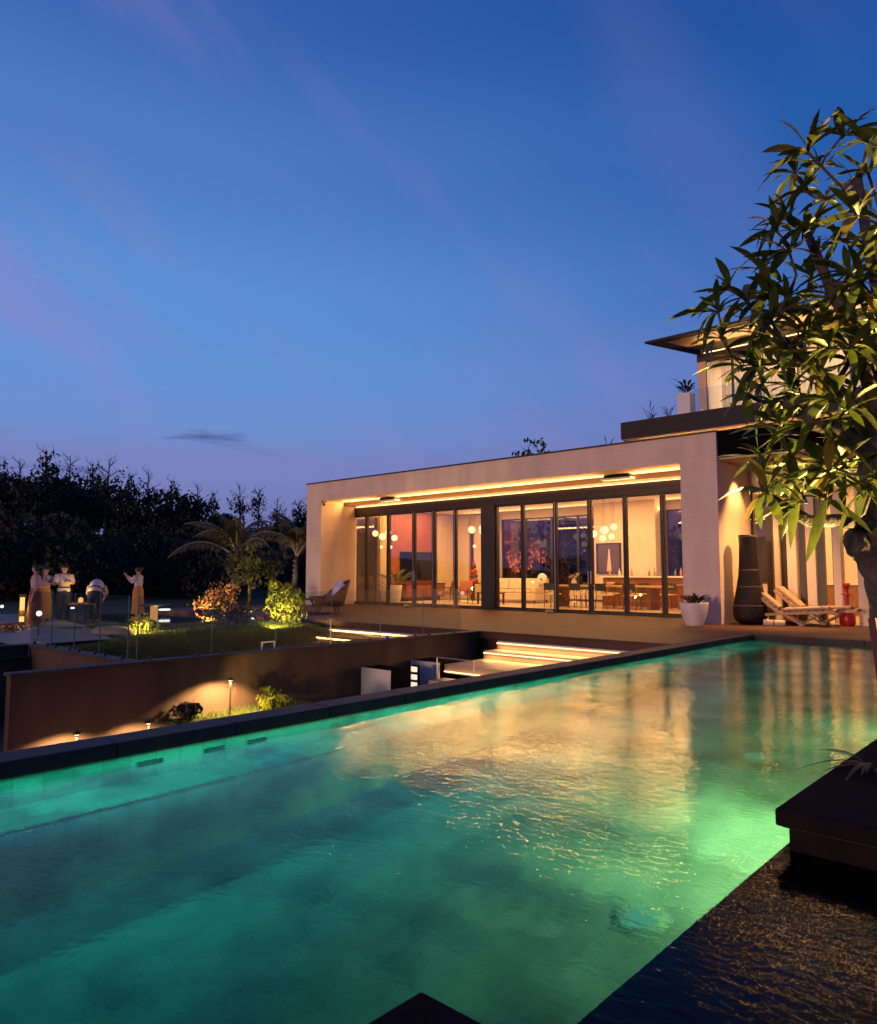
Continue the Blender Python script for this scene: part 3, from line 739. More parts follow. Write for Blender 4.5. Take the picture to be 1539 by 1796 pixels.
lamp('SPOT', 'porch_downlight', (-4.86, 18.7, 4.0), 1150, WARM, (-6.4, 18.6, .6), cone=80, blend=.9)
lamp('SPOT', 'porch_downlight', (-2.0, 18.4, 4.0), 220, WARM, (-2.4, 18.6, 0), cone=90, blend=.6)
# ================================================================== furniture inside
tv = thing('television', 'large black wall mounted television on the orange timber panel', 'television', (-23.1, 23.85, .95))
m = MB(); m.box(-23.11, -23.05, 22.72, 25.02, .93, 2.16); m.build('casing', M['black'], tv)
m = MB(); m.box(-23.049, -23.045, 22.74, 25.0, .95, 2.14); m.build('screen', M['screen'], tv)
cs = thing('media_console', 'low orange wood media console under the television', 'console', (-22.9, 23.8, 0))
m = MB(); m.box(-23.1, -22.6, 22.6, 25.1, .16, .72); m.build('cabinet', M['orange_wood'], cs)
m = MB(); m.box(-23.11, -22.57, 22.58, 25.12, .723, .77); m.build('top', M['dark_wood'], cs)
for k in range(4):
    m = MB(); m.box(-22.598, -22.585, 22.63 + k * .62, 23.2 + k * .62, .19, .69); m.build('door', M['orange_wood'], cs)
for yy in (22.7, 25.0):
    m = MB(); m.box(-22.9, -22.84, yy - .03, yy + .03, .003, .16); m.build('leg', M['dark_wood'], cs)
rug = thing('rug', 'pale cream rug on the living room floor before the console', 'rug', (-20.8, 23.4, 0))
m = MB(); m.box(-22.3, -19.4, 22.2, 24.8, .003, .018); m.build('pile', M['fabric'], rug)
m = MB(); m.box(-22.36, -22.301, 22.2, 24.8, .003, .012); m.build('fringe', M['white'], rug)


def blade(L, w, droop=.35, fold=.25, n=6):
    """a leaf along +x with a folded midrib; returns verts, faces"""
    v, f = [], []
    for i in range(n + 1):
        t = i / n
        ww = w * (math.sin(math.pi * min(1, t * .93 + .05)) ** .75) * (.55 + .45 * min(1, t * 1.8)) * (1 if t < .98 else .15)
        x = L * t * (1 - .12 * droop * t); z = -droop * L * t * t
        v += [(x, -ww / 2, z + fold * ww / 2), (x, 0, z), (x, ww / 2, z + fold * ww / 2)]
        if i:
            k = 3 * i; f += [(k - 3, k, k + 1, k - 2), (k - 2, k + 1, k + 2, k - 1)]
    return v, f


def add_blade(m, pos, direction, L, w, droop=.35, roll=0.0, n=5):
    d = Vector(direction).normalized(); q = d.to_track_quat('X', 'Z') @ Euler((roll, 0, 0)).to_quaternion()
    v, f = blade(L, w, droop, n=n); b = len(m.v); p = Vector(pos)
    m.v += [tuple(p + q @ Vector(a)) for a in v]; m.f += [tuple(b + i for i in x) for x in f]


def plant_pot(x, y, r, h, label, potm='white_pot', leaves=14, L=.55, w=.12, up=.9, leafm='leaf', flower=None, taper=.72, z=0.002):
    t = thing('potted_plant', label, 'potted plant', (x, y, z))
    m = MB(); m.lathe([(r * taper * .96, 0), (r * taper, .02), (r * .9, h * .55), (r, h - .02), (r * .98, h), (r * .86, h - .003), (r * .84, h - .05)], 24, (x, y, z), cap=(True, True)); m.build('pot', M[potm], t, smooth=True)
    m = MB(); m.lathe([(r * .835, h - .06), (r * .3, h - .045)], 16, (x, y, z), cap=(True, True)); m.build('soil', M['ground'], t)
    for k in range(leaves):
        m = MB(); a = k * 2.4 + random.uniform(-.3, .3); e = up * random.uniform(.6, 1.25)
        st = random.uniform(.1, .5) * L
        p = Vector((x + math.cos(a) * r * .3, y + math.sin(a) * r * .3, z + h - .04)); d = Vector((math.cos(a), math.sin(a), e))
        q = p + d.normalized() * st
        m.tube([p, q], [.008, .006], 5); add_blade(m, q, d, L * random.uniform(.7, 1.15), w, .45, random.uniform(-.4, .4))
        m.build('leaf', M[leafm], t, smooth=True)
    for k in range(flower[1] if flower else 0):
        a = random.uniform(0, 6.28); zz = z + h + flower[2] * random.uniform(.75, 1.15); px_, py_ = x + math.cos(a) * r * .8, y + math.sin(a) * r * .8
        m = MB(); m.tube([(x, y, z + h - .05), ((x + px_) / 2, (y + py_) / 2, zz - .2), (px_, py_, zz)], .006, 5); s_ = m.build('stem', M['leaf'], t)
        m = MB()
        for j in range(5): add_blade(m, (px_, py_, zz), (math.cos(j * 1.26), math.sin(j * 1.26), .5), .09, .07, .3, n=3)
        m.build('flower', M[flower[0]], s_, smooth=True)
    return t


plant_pot(-22.1, 21.5, .26, .72, 'tall white pot with broad dark leaves and one pink bloom in the living room', leaves=15, L=.75, w=.17, up=1.5, flower=('pink', 2, .95))
plant_pot(-22.75, 21.75, .2, .45, 'smaller pot with pale yellowish sprays beside the living room window', leaves=12, L=.5, w=.05, up=1.6, leafm='leaf_y', flower=('flower', 6, .85))
plant_pot(-7.38, 16.95, .33, .54, 'white tapered pot with a dark leafy plant on the terrace by the right pier', leaves=70, L=.24, w=.05, up=1.7, leafm='shrub_dark', taper=.62)


def pendant(x, y, label, globes):
    t = thing('pendant_light', label, 'pendant light', (x, y, 2.4), 'globe pendant clusters')
    m = MB(); m.lathe([(.16, 3.91), (.16, 3.945)], 20, (x, y, 0)); m.build('ceiling_rose', M['dark_metal'], t)
    for dx, dy, z, r in globes:
        m = MB(); m.tube([(x + dx * .3, y + dy * .3, 3.91), (x + dx, y + dy, 3.7), (x + dx, y + dy, z + r)], .006, 5); m.build('cord', M['dark_metal'], t)
        m = MB(); m.ball((x + dx, y + dy, z), r, 16, 10); m.build('globe', M['globe'], t, smooth=True)


G1 = [(-.35, 0, 2.95, .15), (.08, .1, 3.0, .13), (.32, -.1, 2.85, .17), (.18, .2, 2.58, .14), (-.05, -.2, 2.28, .07)]
pendant(-18.55, 22.6, 'globe pendant cluster over the living room beside the dark column', G1)
pendant(-13.3, 23.2, 'globe pendant cluster hanging over the dining table', [(-.42, 0, 2.62, .13), (-.05, .1, 2.75, .15), (.32, .1, 2.85, .12), (.02, -.15, 2.45, .12), (.34, -.1, 2.5, .11)])
pendant(-22.2, 20.75, 'globe pendant cluster near the left end window', [(-.25, -.1, 2.85, .13), (.05, .02, 2.72, .15), (.30, .1, 2.88, .12), (.42, .35, 2.66, .13), (-.2, .2, 2.3, .07), (.3, .25, 2.28, .07)])

# sofas
def sofa(x0, x1, y0, y1, label, back='y1', h=.9, mat='fabric'):
    t = thing('sofa', label, 'sofa', ((x0 + x1) / 2, (y0 + y1) / 2, .002))
    m = MB(); m.box(x0, x1, y0, y1, .12, .40); m.build('base', M[mat], t, bevel=.03)
    m = MB(); m.box(x0, x1, y1 - .24, y1, .405, h); m.build('backrest', M[mat], t, bevel=.05)
    for a, b in ((x0, x0 + .22), (x1 - .22, x1)):
        m = MB(); m.box(a, b, y0, y1 - .245, .405, .66); m.build('armrest', M[mat], t, bevel=.05)
    nn = 3
    for k in range(nn):
        w = (x1 - x0 - .46) / nn; a = x0 + .23 + k * w
        m = MB(); m.box(a + .005, a + w - .005, y0 + .02, y1 - .25, .405, .54); m.build('seat_cushion', M[mat], t, bevel=.04)
        m = MB(); m.obox((a + w / 2, y1 - .34, .74), (w - .03, .16, .4), (R(-12), 0, 0)); m.build('back_cushion', M[mat], t, bevel=.05)
    for lx in (x0 + .1, x1 - .1):
        for ly in (y0 + .1, y1 - .1):
            m = MB(); m.box(lx - .025, lx + .025, ly - .025, ly + .025, .003, .119); m.build('leg', M['dark_wood'], t)
    return t


sofa(-20.2, -17.35, 24.7, 25.75, 'long cream sofa under the rear windows behind the dining area', h=1.0)
cu = thing('cushion', 'round patterned cushion propped on the end of the cream sofa', 'cushion', (-17.2, 25.2, .8))
m = MB(); m.ball((-17.3, 25.15, .98), .24, 16, 8, sx=1, sy=.4); m.build('cover', M['white'], cu, smooth=True)
m = MB(); m.ball((-17.3, 25.05, .98), .04, 8, 5); m.build('button', M['dark_wood'], cu, smooth=True)


def wood_chair(x, y, rz, label, group, cush='fabric'):
    t = thing('armchair', label, 'armchair', (0, 0, 0), group)
    for sx in (-1, 1):
        m = MB(); m.tube([(sx * .3, .30, .003), (sx * .29, .28, .60)], .02, 7); m.build('leg', M['dark_wood'], t)
        m = MB(); m.tube([(sx * .3, -.28, .003), (sx * .28, -.3, .45), (sx * .27, -.44, .88)], .02, 7); m.build('leg', M['dark_wood'], t)
        m = MB(); m.obox((sx * .3, -.02, .61), (.05, .68, .025), (0, 0, 0)); m.build('armrest', M['dark_wood'], t)
    m = MB(); m.obox((0, .0, .40), (.56, .58, .12), (R(4), 0, 0)); m.build('seat', M[cush], t, bevel=.03)
    m = MB(); m.obox((0, -.34, .68), (.54, .1, .46), (R(18), 0, 0)); m.build('backrest', M[cush], t, bevel=.03)
    for z in (.86, .5):
        m = MB(); m.tube([(-.28, -.44 if z > .8 else -.33, z), (.28, -.44 if z > .8 else -.33, z)], .016, 6); m.build('back_rail', M['dark_wood'], t)
    t.location = (x, y, .002); t.rotation_euler = (0, 0, rz); t['label'] = label
    return t


a1 = wood_chair(-20.9, 23.2, R(120), 'dark framed armchair with terracotta cushion facing the television', 'armchairs in the living room', 'terracotta')
dup(a1, (-19.7, 23.0, .002), R(200), 'dark framed armchair nearest the low flower table', None)
tb = thing('coffee_table', 'low dark coffee table carrying yellow white flowers in the living room', 'coffee table', (-18.6, 23.4, 0))
m = MB(); m.box(-19.1, -18.1, 23.1, 23.7, .40, .45); m.build('tabletop', M['dark_wood'], tb)
for lx in (-19.05, -18.15):
    for ly in (23.15, 23.65):
        m = MB(); m.box(lx - .03, lx + .03, ly - .03, ly + .03, .003, .399); m.build('leg', M['dark_wood'], tb)


def bouquet(x, y, z, label, r=.3, vm='white_pot', fm='flower', n=26):
    t = thing('flower_vase', label, 'flower vase', (x, y, z))
    m = MB(); m.lathe([(.06, 0), (.1, .06), (.09, .16), (.05, .2), (.055, .22)], 16, (x, y, z)); m.build('vase', M[vm], t, smooth=True)
    m = MB()
    for k in range(n):
        d = Vector((random.gauss(0, .7), random.gauss(0, .7), random.uniform(.4, 1.2)))
        p = Vector((x, y, z + .2)); q = p + d.normalized() * r * random.uniform(.5, 1)
        m.tube([p, q], .004, 4)
        for j in range(4): add_blade(m, q, (math.cos(j * 1.6 + k), math.sin(j * 1.6 + k), .4), .08, .07, .2, n=2)
    m.build('flowers', M[fm], t)['kind'] = 'stuff'
    return t


bouquet(-18.5, 23.4, .452, 'spreading yellow white bouquet in a vase on the low dark table', .42)
cn = thing('side_table', 'round side table against the rear wall below the pointed red ornament', 'side table', (-21.3, 25.6, 0))
m = MB(); m.lathe([(.3, .74), (.3, .78)], 20, (-21.3, 25.6, 0)); m.build('tabletop', M['dark_wood'], cn)
m = MB(); m.lathe([(.18, .003), (.04, .05), (.04, .739)], 14, (-21.3, 25.6, 0)); m.build('pedestal', M['dark_wood'], cn)
co_ = thing('cone_ornament', 'pointed red and dark tiered ornament on the side table', 'ornament', (-21.3, 25.6, .78))
for i, (r, z0, mt) in enumerate(((.22, .783, 'red'), (.19, 1.0, 'dark_wood'), (.16, 1.2, 'red'), (.11, 1.42, 'dark_wood'))):
    m = MB(); m.lathe([(r * .8, z0), (r, z0 + .07), (r * .7, z0 + .19)], 16, (-21.3, 25.6, 0)); m.build('tier', M[mt], co_, smooth=True)
m = MB(); m.lathe([(.06, 1.6), (.01, 1.86)], 10, (-21.3, 25.6, 0)); m.build('finial', M['red'], co_)

# dining table and chairs
dt = thing('dining_table', 'long orange wood dining table under the globe pendants', 'dining table', (-13.4, 23.4, 0))
m = MB(); m.box(-15.7, -11.1, 22.9, 23.9, .73, .79); m.build('tabletop', M['pale_wood'], dt, bevel=.01)
for x in (-15.2, -11.6):
    m = MB(); m.box(x - .06, x + .06, 23.05, 23.75, .003, .729); m.build('leg', M['wood'], dt)
m = MB(); m.box(-15.13, -11.67, 23.36, 23.44, .2, .28); m.build('stretcher', M['wood'], dt)


def dchair():
    t = thing('dining_chair', '', 'dining chair', (0, 0, 0), 'chairs round the dining table')
    for sx in (-1, 1):
        m = MB(); m.tube([(sx * .22, .20, .003), (sx * .2, .18, .455)], .015, 6); m.build('leg', M['dark_wood'], t)
        m = MB(); m.tube([(sx * .23, -.22, .003), (sx * .2, -.19, .46), (sx * .21, -.25, .82)], .015, 6); m.build('leg', M['dark_wood'], t)
        m = MB(); m.tube([(sx * .21, .17, .456), (sx * .25, .16, .66), (sx * .25, -.2, .66)], .012, 6); m.build('armrest', M['dark_wood'], t)
    m = MB(); m.box(-.23, .23, -.21, .22, .46, .50); m.build('seat', M['fabric'], t, bevel=.012)
    m = MB()
    for i in range(9):
        a = -.9 + 1.8 * i / 8; x, y = .27 * math.sin(a), -.22 - .06 * math.cos(a) + .05
        m.v += [(x, y, .62), (x, y - .03, .87), (x, y - .025, .62), (x, y - .055, .87)]
        if i:
            k = 4 * i
            m.f += [(k - 4, k, k + 1, k - 3), (k - 2, k - 1, k + 3, k + 2), (k - 3, k + 1, k + 3, k - 1), (k - 4, k - 2, k + 2, k)]
    m.build('backrest', M['shrub_dark'], t)
    return t


dc = dchair()
spots = [(-15.0, 22.45, 0), (-14.0, 22.5, .1), (-12.9, 22.45, -.08), (-11.9, 22.5, .05), (-14.9, 24.4, R(180)), (-13.7, 24.35, R(183)), (-12.6, 24.4, R(177)), (-11.5, 24.3, R(180))]
dl = ['dining chair on the window side at the left end of the table', 'second dining chair from the left on the window side of the table', 'third dining chair from the left on the window side of the table', 'dining chair on the window side at the right end of the table',
      'dining chair on the far side at the left end of the table', 'second dining chair from the left on the far side of the table', 'third dining chair from the left on the far side of the table', 'dining chair on the far side at the right end of the table']
for i, (x, y, a) in enumerate(spots):
    c = dc if i == 0 else copy_tree(dc)
    c.location = (x, y, .002); c.rotation_euler = (0, 0, a); c['label'] = dl[i]
bouquet(-14.7, 23.4, .792, 'low bouquet with yellow flowers at the left end of the dining table', .28, n=18)
bw = thing('bowl', 'pale bowl standing on the middle of the dining table', 'bowl', (-13.2, 23.4, .792))
m = MB(); m.lathe([(.06, 0), (.15, .09), (.16, .11), (.145, .10)], 18, (-13.2, 23.4, .792)); m.build('bowl_body', M['white_pot'], bw, smooth=True)
m = MB(); m.lathe([(.07, -.0), (.07, .006)], 14, (-13.2, 23.4, .7915)); m.build('foot', M['white_pot'], bw)
# bar counter with bottles, framed picture
kc = thing('bar_counter', 'long bar counter with a pale lit top behind the dining table', 'counter', (-12.4, 25.0, 0))
m = MB(); m.box(-14.3, -10.4, 24.78, 25.3, .003, 1.06); m.build('counter_body', M['orange_wood'], kc)
m = MB(); m.box(-14.4, -10.3, 24.7, 25.36, 1.063, 1.12); m.build('counter_top', M['white'], kc)
bt = M['pane']
cols = [pmat('bottle_amber', (.45, .2, .05), .2, .1, 3, 0, 10), pmat('bottle_clear', (.7, .62, .45), .15, .1, 3, 0, 10), pmat('bottle_green', (.12, .2, .06), .2, .1, 3, 0, 10)]
pos_ = [-14.1, -13.75, -13.5, -13.2, -12.85, -12.6, -12.3, -12.05, -11.6, -11.3]
lab_ = ['amber bottle nearest the picture frame', 'short clear bottle second from the frame', 'clear bottle third from the frame', 'green bottle fourth from the frame', 'amber bottle fifth from the frame', 'tall clear bottle in the middle right', 'amber bottle seventh from the frame', 'green bottle eighth from the frame', 'clear bottle last but one to the right', 'amber bottle at the right end']
for k, x in enumerate(pos_):
    h = .22 + .1 * ((k * 7) % 5) / 4; y = 24.95 + .1 * (k % 3)
    b = thing('bottle', lab_[k] + ' of the bar counter', 'bottle', (x, y, 1.121), 'bottles on the bar counter')
    m = MB(); m.lathe([(.035, 0), (.04, .02), (.04, h * .6), (.013, h * .75), (.013, h)], 12, (x, y, 1.121)); m.build('glass', cols[k % 3], b, smooth=True)
    m = MB(); m.lathe([(.015, h), (.015, h + .02)], 8, (x, y, 1.122)); m.build('cap', M['dark_metal'], b)
fr = thing('framed_picture', 'tall dark framed picture with a pale tower shape on the rear wall', 'picture', (-14.4, 25.48, 1.2))
m = MB(); m.box(-14.9, -13.95, 25.44, 25.47, 1.24, 2.34); m.build('picture_panel', pmat('dusky_print', (.10, .07, .10), .5, .4, 2, 0, 10), fr)
for a in ((-14.95, -14.9, 1.2, 2.38), (-13.95, -13.9, 1.2, 2.38), (-14.9, -13.95, 2.34, 2.38), (-14.9, -13.95, 1.2, 1.24)):
    m = MB(); m.box(a[0], a[1], 25.42, 25.478, a[2], a[3]); m.build('frame_bar', M['black'], fr)
m = MB(); m.face([(-14.5, 25.436, 1.3), (-14.3, 25.436, 1.3), (-14.37, 25.436, 2.15), (-14.41, 25.436, 2.15)]); m.build('tower_motif', M['pink'], fr)
wc = thing('wood_cabinet', 'low orange wood cabinet at the right end of the dining room', 'cabinet', (-9.9, 23.2, 0))
m = MB(); m.box(-10.5, -9.3, 22.9, 23.4, .05, .82); m.build('carcass', M['orange_wood'], wc)
m = MB(); m.box(-10.53, -9.27, 22.87, 23.43, .823, .86); m.build('top', M['pale_wood'], wc)
for k in range(2):
    m = MB(); m.box(-10.48 + k * .6, -9.92 + k * .6, 22.885, 22.898, .08, .8); m.build('door', M['orange_wood'], wc)
bouquet(-9.8, 23.15, .862, 'tall red white bouquet on the orange cabinet', .5, fm='pink', n=24)
bs = thing('bar_stool', 'bar stool with pale seat beside the orange cabinet', 'stool', (-9.0, 22.3, 0))
m = MB(); m.lathe([(.18, .70), (.19, .73), (.17, .76)], 18, (-9.0, 22.3, 0)); m.build('seat', M['fabric'], bs, smooth=True)
for k in range(4):
    a = k * math.pi / 2 + .78
    m = MB(); m.tube([(-9 + .14 * math.cos(a), 22.3 + .14 * math.sin(a), .699), (-9 + .22 * math.cos(a), 22.3 + .22 * math.sin(a), .003)], .013, 6); m.build('leg', M['dark_wood'], bs)
m = MB(); m.lathe([(.19, .25), (.2, .26), (.19, .27)], 18, (-9.0, 22.3, 0), cap=(False, False)); m.build('foot_ring', M['dark_wood'], bs)
ov = thing('wall_oven', 'black built in oven on the kitchen wall seen between the wing fins', 'oven', (-7.1, 24.5, 1.2))
m = MB(); m.box(-7.9, -7.1, 24.42, 24.597, 1.25, 1.75); m.build('casing', M['black'], ov)
m = MB(); m.box(-7.82, -7.18, 24.405, 24.419, 1.32, 1.6); m.build('door', M['screen'], ov)
m = MB(); m.tube([(-7.8, 24.38, 1.66), (-7.2, 24.38, 1.66)], .012, 6); m.build('handle', M['steel'], ov)
ki = thing('kitchen_unit', 'low brown kitchen unit below the wall oven', 'cabinet', (-7.0, 24.3, 0))
m = MB(); m.box(-8.0, -4.6, 24.1, 24.59, .003, .88); m.build('carcass', M['wood'], ki)
m = MB(); m.box(-8.0, -4.57, 24.07, 24.59, .883, .93); m.build('worktop', M['white'], ki)

# ================================================================== things on the terrace
wv = thing('tall_vase', 'very tall dark woven bottle shaped vase against the golden wall', 'vase', (-6.62, 18.45, 0))
prof = [(.24, .002), (.34, .06), (.395, .2), (.40, .36), (.365, .58), (.305, .85), (.255, 1.15), (.225, 1.5), (.215, 1.85), (.218, 2.10), (.222, 2.16), (.195, 2.16), (.18, 1.9)]
m = MB(); m.lathe(prof, 36, (-6.62, 18.45, 0), cap=(True, False)); m.build('vase_body', M['vase_black'], wv, smooth=True)
for z, r in ((2.12, .222), (1.3, .245), (.9, .297), (.45, .39)):
    m = MB(); m.lathe([(r - .004, z - .02), (r + .008, z), (r - .004, z + .02)], 36, (-6.62, 18.45, 0), cap=(False, False)); m.build('woven_band', M['rattan'], wv, smooth=True)
rv = thing('red_vase', 'tall red long necked vase standing on the terrace beside the folded loungers', 'vase', (-4.72, 19.35, 0))
m = MB(); m.lathe([(.13, .002), (.17, .05), (.17, .25), (.09, .36), (.045, .5), (.05, .78), (.04, .82), (.075, .93), (.09, 1.0), (.07, 1.0)], 24, (-4.72, 19.35, 0), cap=(True, False)); m.build('vase_body', M['red'], rv, smooth=True)
m = MB(); m.lathe([(.10, .72), (.12, .74), (.10, .76)], 20, (-4.72, 19.35, 0)); m.build('collar', M['red'], rv, smooth=True)


def deck_lounger(label):
    """folding timber lounger: side rails, crossed legs, slatted reclining back and a loose cushion; lies along +x"""
    t = thing('sun_lounger', label, 'sun lounger', (0, 0, 0), 'folding loungers on the terrace')
    for sy in (-.3, .3):
        m = MB(); m.obox((0, sy, .30), (1.5, .045, .06), (0, R(-4), 0)); m.build('side_rail', M['pale_wood'], t)
        m = MB(); m.obox((-.25, sy * .9, .2), (.75, .03, .045), (0, R(32), 0)); m.build('leg', M['pale_wood'], t)
        m = MB(); m.obox((.28, sy * .82, .2), (.78, .03, .045), (0, R(-31), 0)); m.build('leg', M['wood'], t)
        m = MB(); m.obox((-.75, sy, .55), (.78, .04, .05), (0, R(42), 0)); m.build('back_rail', M['pale_wood'], t)
    for k in range(9):
        m = MB(); m.obox((-.42 + k * .14, 0, .345 + (k - 4) * .0098), (.09, .6, .018), (0, R(-4), 0)); m.build('seat_slat', M['pale_wood'], t)
    for k in range(6):
        u = -.32 + k * .125
        m = MB(); m.obox((-.75 + u * math.cos(R(42)) + .02, 0, .57 - u * math.sin(R(42)) + .015), (.09, .58, .016), (0, R(42), 0)); m.build('back_slat', M['pale_wood'], t)
    m = MB(); m.obox((-.72, 0, .64), (.72, .52, .09), (0, R(42), 0)); m.build('back_pad', M['pad'], t, bevel=.03)
    m = MB(); m.obox((.12, 0, .40), (.98, .52, .08), (0, R(-4), 0)); m.build('seat_pad', M['pad'], t, bevel=.03)
    return t


l1 = deck_lounger('pale folding timber lounger nearest the tall dark vase')
l1.location = (-5.55, 18.75, .002); l1.rotation_euler = (0, 0, R(10))
dup(l1, (-5.25, 19.45, .002), R(4), 'pale folding timber lounger behind the first, against the wing fins')
rc = thing('cushion_roll', 'rolled cream towel lying on the terrace at the foot of the loungers', 'towel', (-6.0, 18.25, 0))
m = MB(); m.tube([(-6.2, 18.1, .075), (-5.75, 18.2, .075)], .072, 14); m.build('roll', M['fabric'], rc, smooth=True)
m = MB(); m.tube([(-6.0, 18.145, .075), (-5.96, 18.153, .075)], .075, 14); m.build('tie', M['terracotta'], rc)
sb = thing('side_stool', 'small terracotta drum stool between the loungers', 'stool', (-5.9, 19.2, 0))
m = MB(); m.lathe([(.16, .003), (.2, .1), (.21, .22), (.18, .36)], 18, (-5.9, 19.2, 0)); m.build('drum', M['terracotta'], sb, smooth=True)
m = MB(); m.lathe([(.19, .362), (.19, .385)], 18, (-5.9, 19.2, 0)); m.build('top', M['pale_wood'], sb)
for k, (x, y, r, lab) in enumerate(((-18.9, 18.9, .1, 'small pale stone ornament on the terrace before the living room doors'), (-13.0, 19.2, .11, 'small pale stone ornament on the terrace before the dining doors'))):
    ds = thing('door_stone', lab, 'ornament', (x, y, 0))
    m = MB(); m.ball((x, y, .055), r * .9, 10, 6, sz=.6); m.build('stone', M['rock'], ds, smooth=True)
    m = MB(); m.ball((x + .13, y, .045), r * .6, 10, 6, sz=.7); m.build('stone', M['rock'], ds, smooth=True)

# rattan lounge chair with pale cushion left of the portal
lc = thing('lounge_chair', 'brown rattan bucket lounge chair with a pale lavender cushion on the terrace', 'lounge chair', (0, 0, 0))
m = MB(); nn = 28
for i in range(nn + 1):
    a = R(-150) + R(300) * i / nn; c_, s_ = math.cos(a), math.sin(a)
    top = .52 + .50 * max(0, math.cos(a)) ** .8 if abs(a) < R(90) else .50
    m.v += [(.42 * c_, .42 * s_, .24), (.58 * c_ + .03, .56 * s_, top), (.60 * c_ + .03, .58 * s_, top), (.45 * c_, .45 * s_, .24)]
    if i:
        k = 4 * i
        for q in range(4): m.f.append((k - 4 + q, k - 4 + (q + 1) % 4, k + (q + 1) % 4, k + q))
m.build('shell', M['rattan'], lc, smooth=True)
m = MB(); m.lathe([(.43, .20), (.44, .25)], 24, (0, 0, 0)); m.build('seat_base', M['rattan'], lc)
m = MB(); m.lathe([(.36, .26), (.41, .30), (.40, .38), (.34, .41)], 24); m.build('seat_cushion', M['cushion'], lc, smooth=True)
m = MB(); m.obox((.30, .05, .70), (.16, .58, .50), (R(12), R(20), R(8))); m.build('back_cushion', M['cushion'], lc, bevel=.06)
for a in (45, 135, 225, 315):
    m = MB(); m.tube([(.3 * math.cos(R(a)), .3 * math.sin(R(a)), .21), (.42 * math.cos(R(a)), .42 * math.sin(R(a)), .002)], .018, 6); m.build('leg', M['dark_wood'], lc)
lc.location = (-18.2, 14.75, .0015); lc.rotation_euler = (0, 0, R(62)); lc.scale = (1.12, 1.12, 1.0)
ot = thing('low_table', 'dark round low table beside the rattan lounge chair', 'low table', (-19.6, 14.9, 0))
m = MB(); m.lathe([(.5, .36), (.52, .38), (.5, .40)], 24, (-19.6, 14.9, 0)); m.build('tabletop', M['rattan'], ot)
for a in (30, 150, 270):
    m = MB(); m.tube([(-19.6 + .3 * math.cos(R(a)), 14.9 + .3 * math.sin(R(a)), .359), (-19.6 + .42 * math.cos(R(a)), 14.9 + .42 * math.sin(R(a)), .002)], .016, 6); m.build('leg', M['dark_wood'], ot)

# ================================================================== garden lights and small things on the lawn
def gz(x, y): return lawn_z(x, y)


def disc_light(x, y, h, r, label):
    z = gz(x, y) - .02
    t = thing('disc_light', label, 'garden light', (x, y, z), 'round garden lights')
    m = MB(); m.tube([(x, y, z), (x, y, z + h)], .02, 8); m.build('stem', M['black'], t)
    m = MB(); m.lathe([(r, h), (r * 1.03, h + .02), (r * .96, h + .04)], 22, (x, y, z)); m.build('diffuser', M['disc_light'], t)


disc_light(-22.4, 11.55, .24, .17, 'flat round white light disc behind the pond in the middle of the lawn')
disc_light(-20.5, 13.3, .20, .19, 'flat round white light disc between the two bright bushes')
disc_light(-24.3, 9.4, .30, .13, 'flat round white light disc in front of the bending man')


def pebble_light(x, y, label, r=.085):
    z = gz(x, y) - .02
    t = thing('pebble_light', label, 'garden light', (x, y, z), 'pebble shaped garden lights')
    m = MB(); m.ball((x, y, z + r * .7), r, 12, 8, sz=.8); m.build('shade', M['disc_light'], t, smooth=True)
    m = MB(); m.lathe([(r * .7, 0), (r * .7, .02)], 12, (x, y, z)); m.build('foot', M['black'], t)


pebble_light(-17.45, 11.5, 'small glowing pebble light, the lower one beside the dark mound')
pebble_light(-17.6, 12.25, 'small glowing pebble light, the upper one beside the yellow bush', .075)


def post_light(x, y, h, label, r=.06):
    z = gz(x, y) - .02
    t = thing('post_light', label, 'post light', (x, y, z), 'globe post lights in the garden')
    m = MB(); m.tube([(x, y, z), (x, y, z + h)], .013, 7); m.build('post', M['black'], t)
    m = MB(); m.ball((x, y, z + h + r * .8), r, 12, 8); m.build('globe', M['disc_light'], t, smooth=True)


post_light(-17.6, 6.15, .48, 'thin post light with a small white globe in front of the left people')
post_light(-24.0, 11.35, .34, 'post light with a bright globe at the feet of the woman with a phone', .10)
post_light(-28.0, 8.6, .25, 'faint small post light far left on the lawn', .05)
# round table with a glowing pedestal
gt = thing('pedestal_table', 'round dark topped garden table on a glowing amber pedestal', 'table', (-19.5, 9.75, gz(-19.5, 9.75)))
zb = gz(-19.5, 9.75)
m = MB(); m.lathe([(.10, .0), (.10, .52)], 20, (-19.5, 9.75, zb)); m.build('lit_pedestal', emat('amber_glow', (1, .46, .14), .6), gt)
m = MB(); m.lathe([(.42, .522), (.44, .54), (.42, .56)], 26, (-19.5, 9.75, zb)); m.build('tabletop', M['dark_wood'], gt)
# tall lantern beside the left woman, small lantern among the people
lt = thing('floor_lantern', 'tall dark floor lantern with two glowing amber windows beside the woman in the sarong', 'lantern', (-21.3, 7.02, gz(-21.3, 7.0)))
zb = gz(-21.3, 7.02)
for z0, z1 in ((.14, .28), (.44, .78)):
    m = MB(); m.box(-21.345, -21.255, 6.975, 7.065, zb + z0, zb + z1); m.build('glowing_panel', M['lantern'], lt)
for z0, z1 in ((0, .139), (.281, .439), (.781, .86)):
    m = MB(); m.box(-21.37, -21.23, 6.95, 7.09, zb + z0, zb + z1); m.build('frame', M['dark_wood'], lt)
l2 = thing('table_lantern', 'small glowing candle lantern on the low table among the people', 'lantern', (-21.9, 8.75, gz(-21.9, 8.75) + .56))
zb = gz(-21.9, 8.75)
m = MB(); m.lathe([(.05, .565), (.07, .60), (.06, .68), (.03, .71)], 14, (-21.9, 8.75, zb)); m.build('shade', M['lantern'], l2, smooth=True)
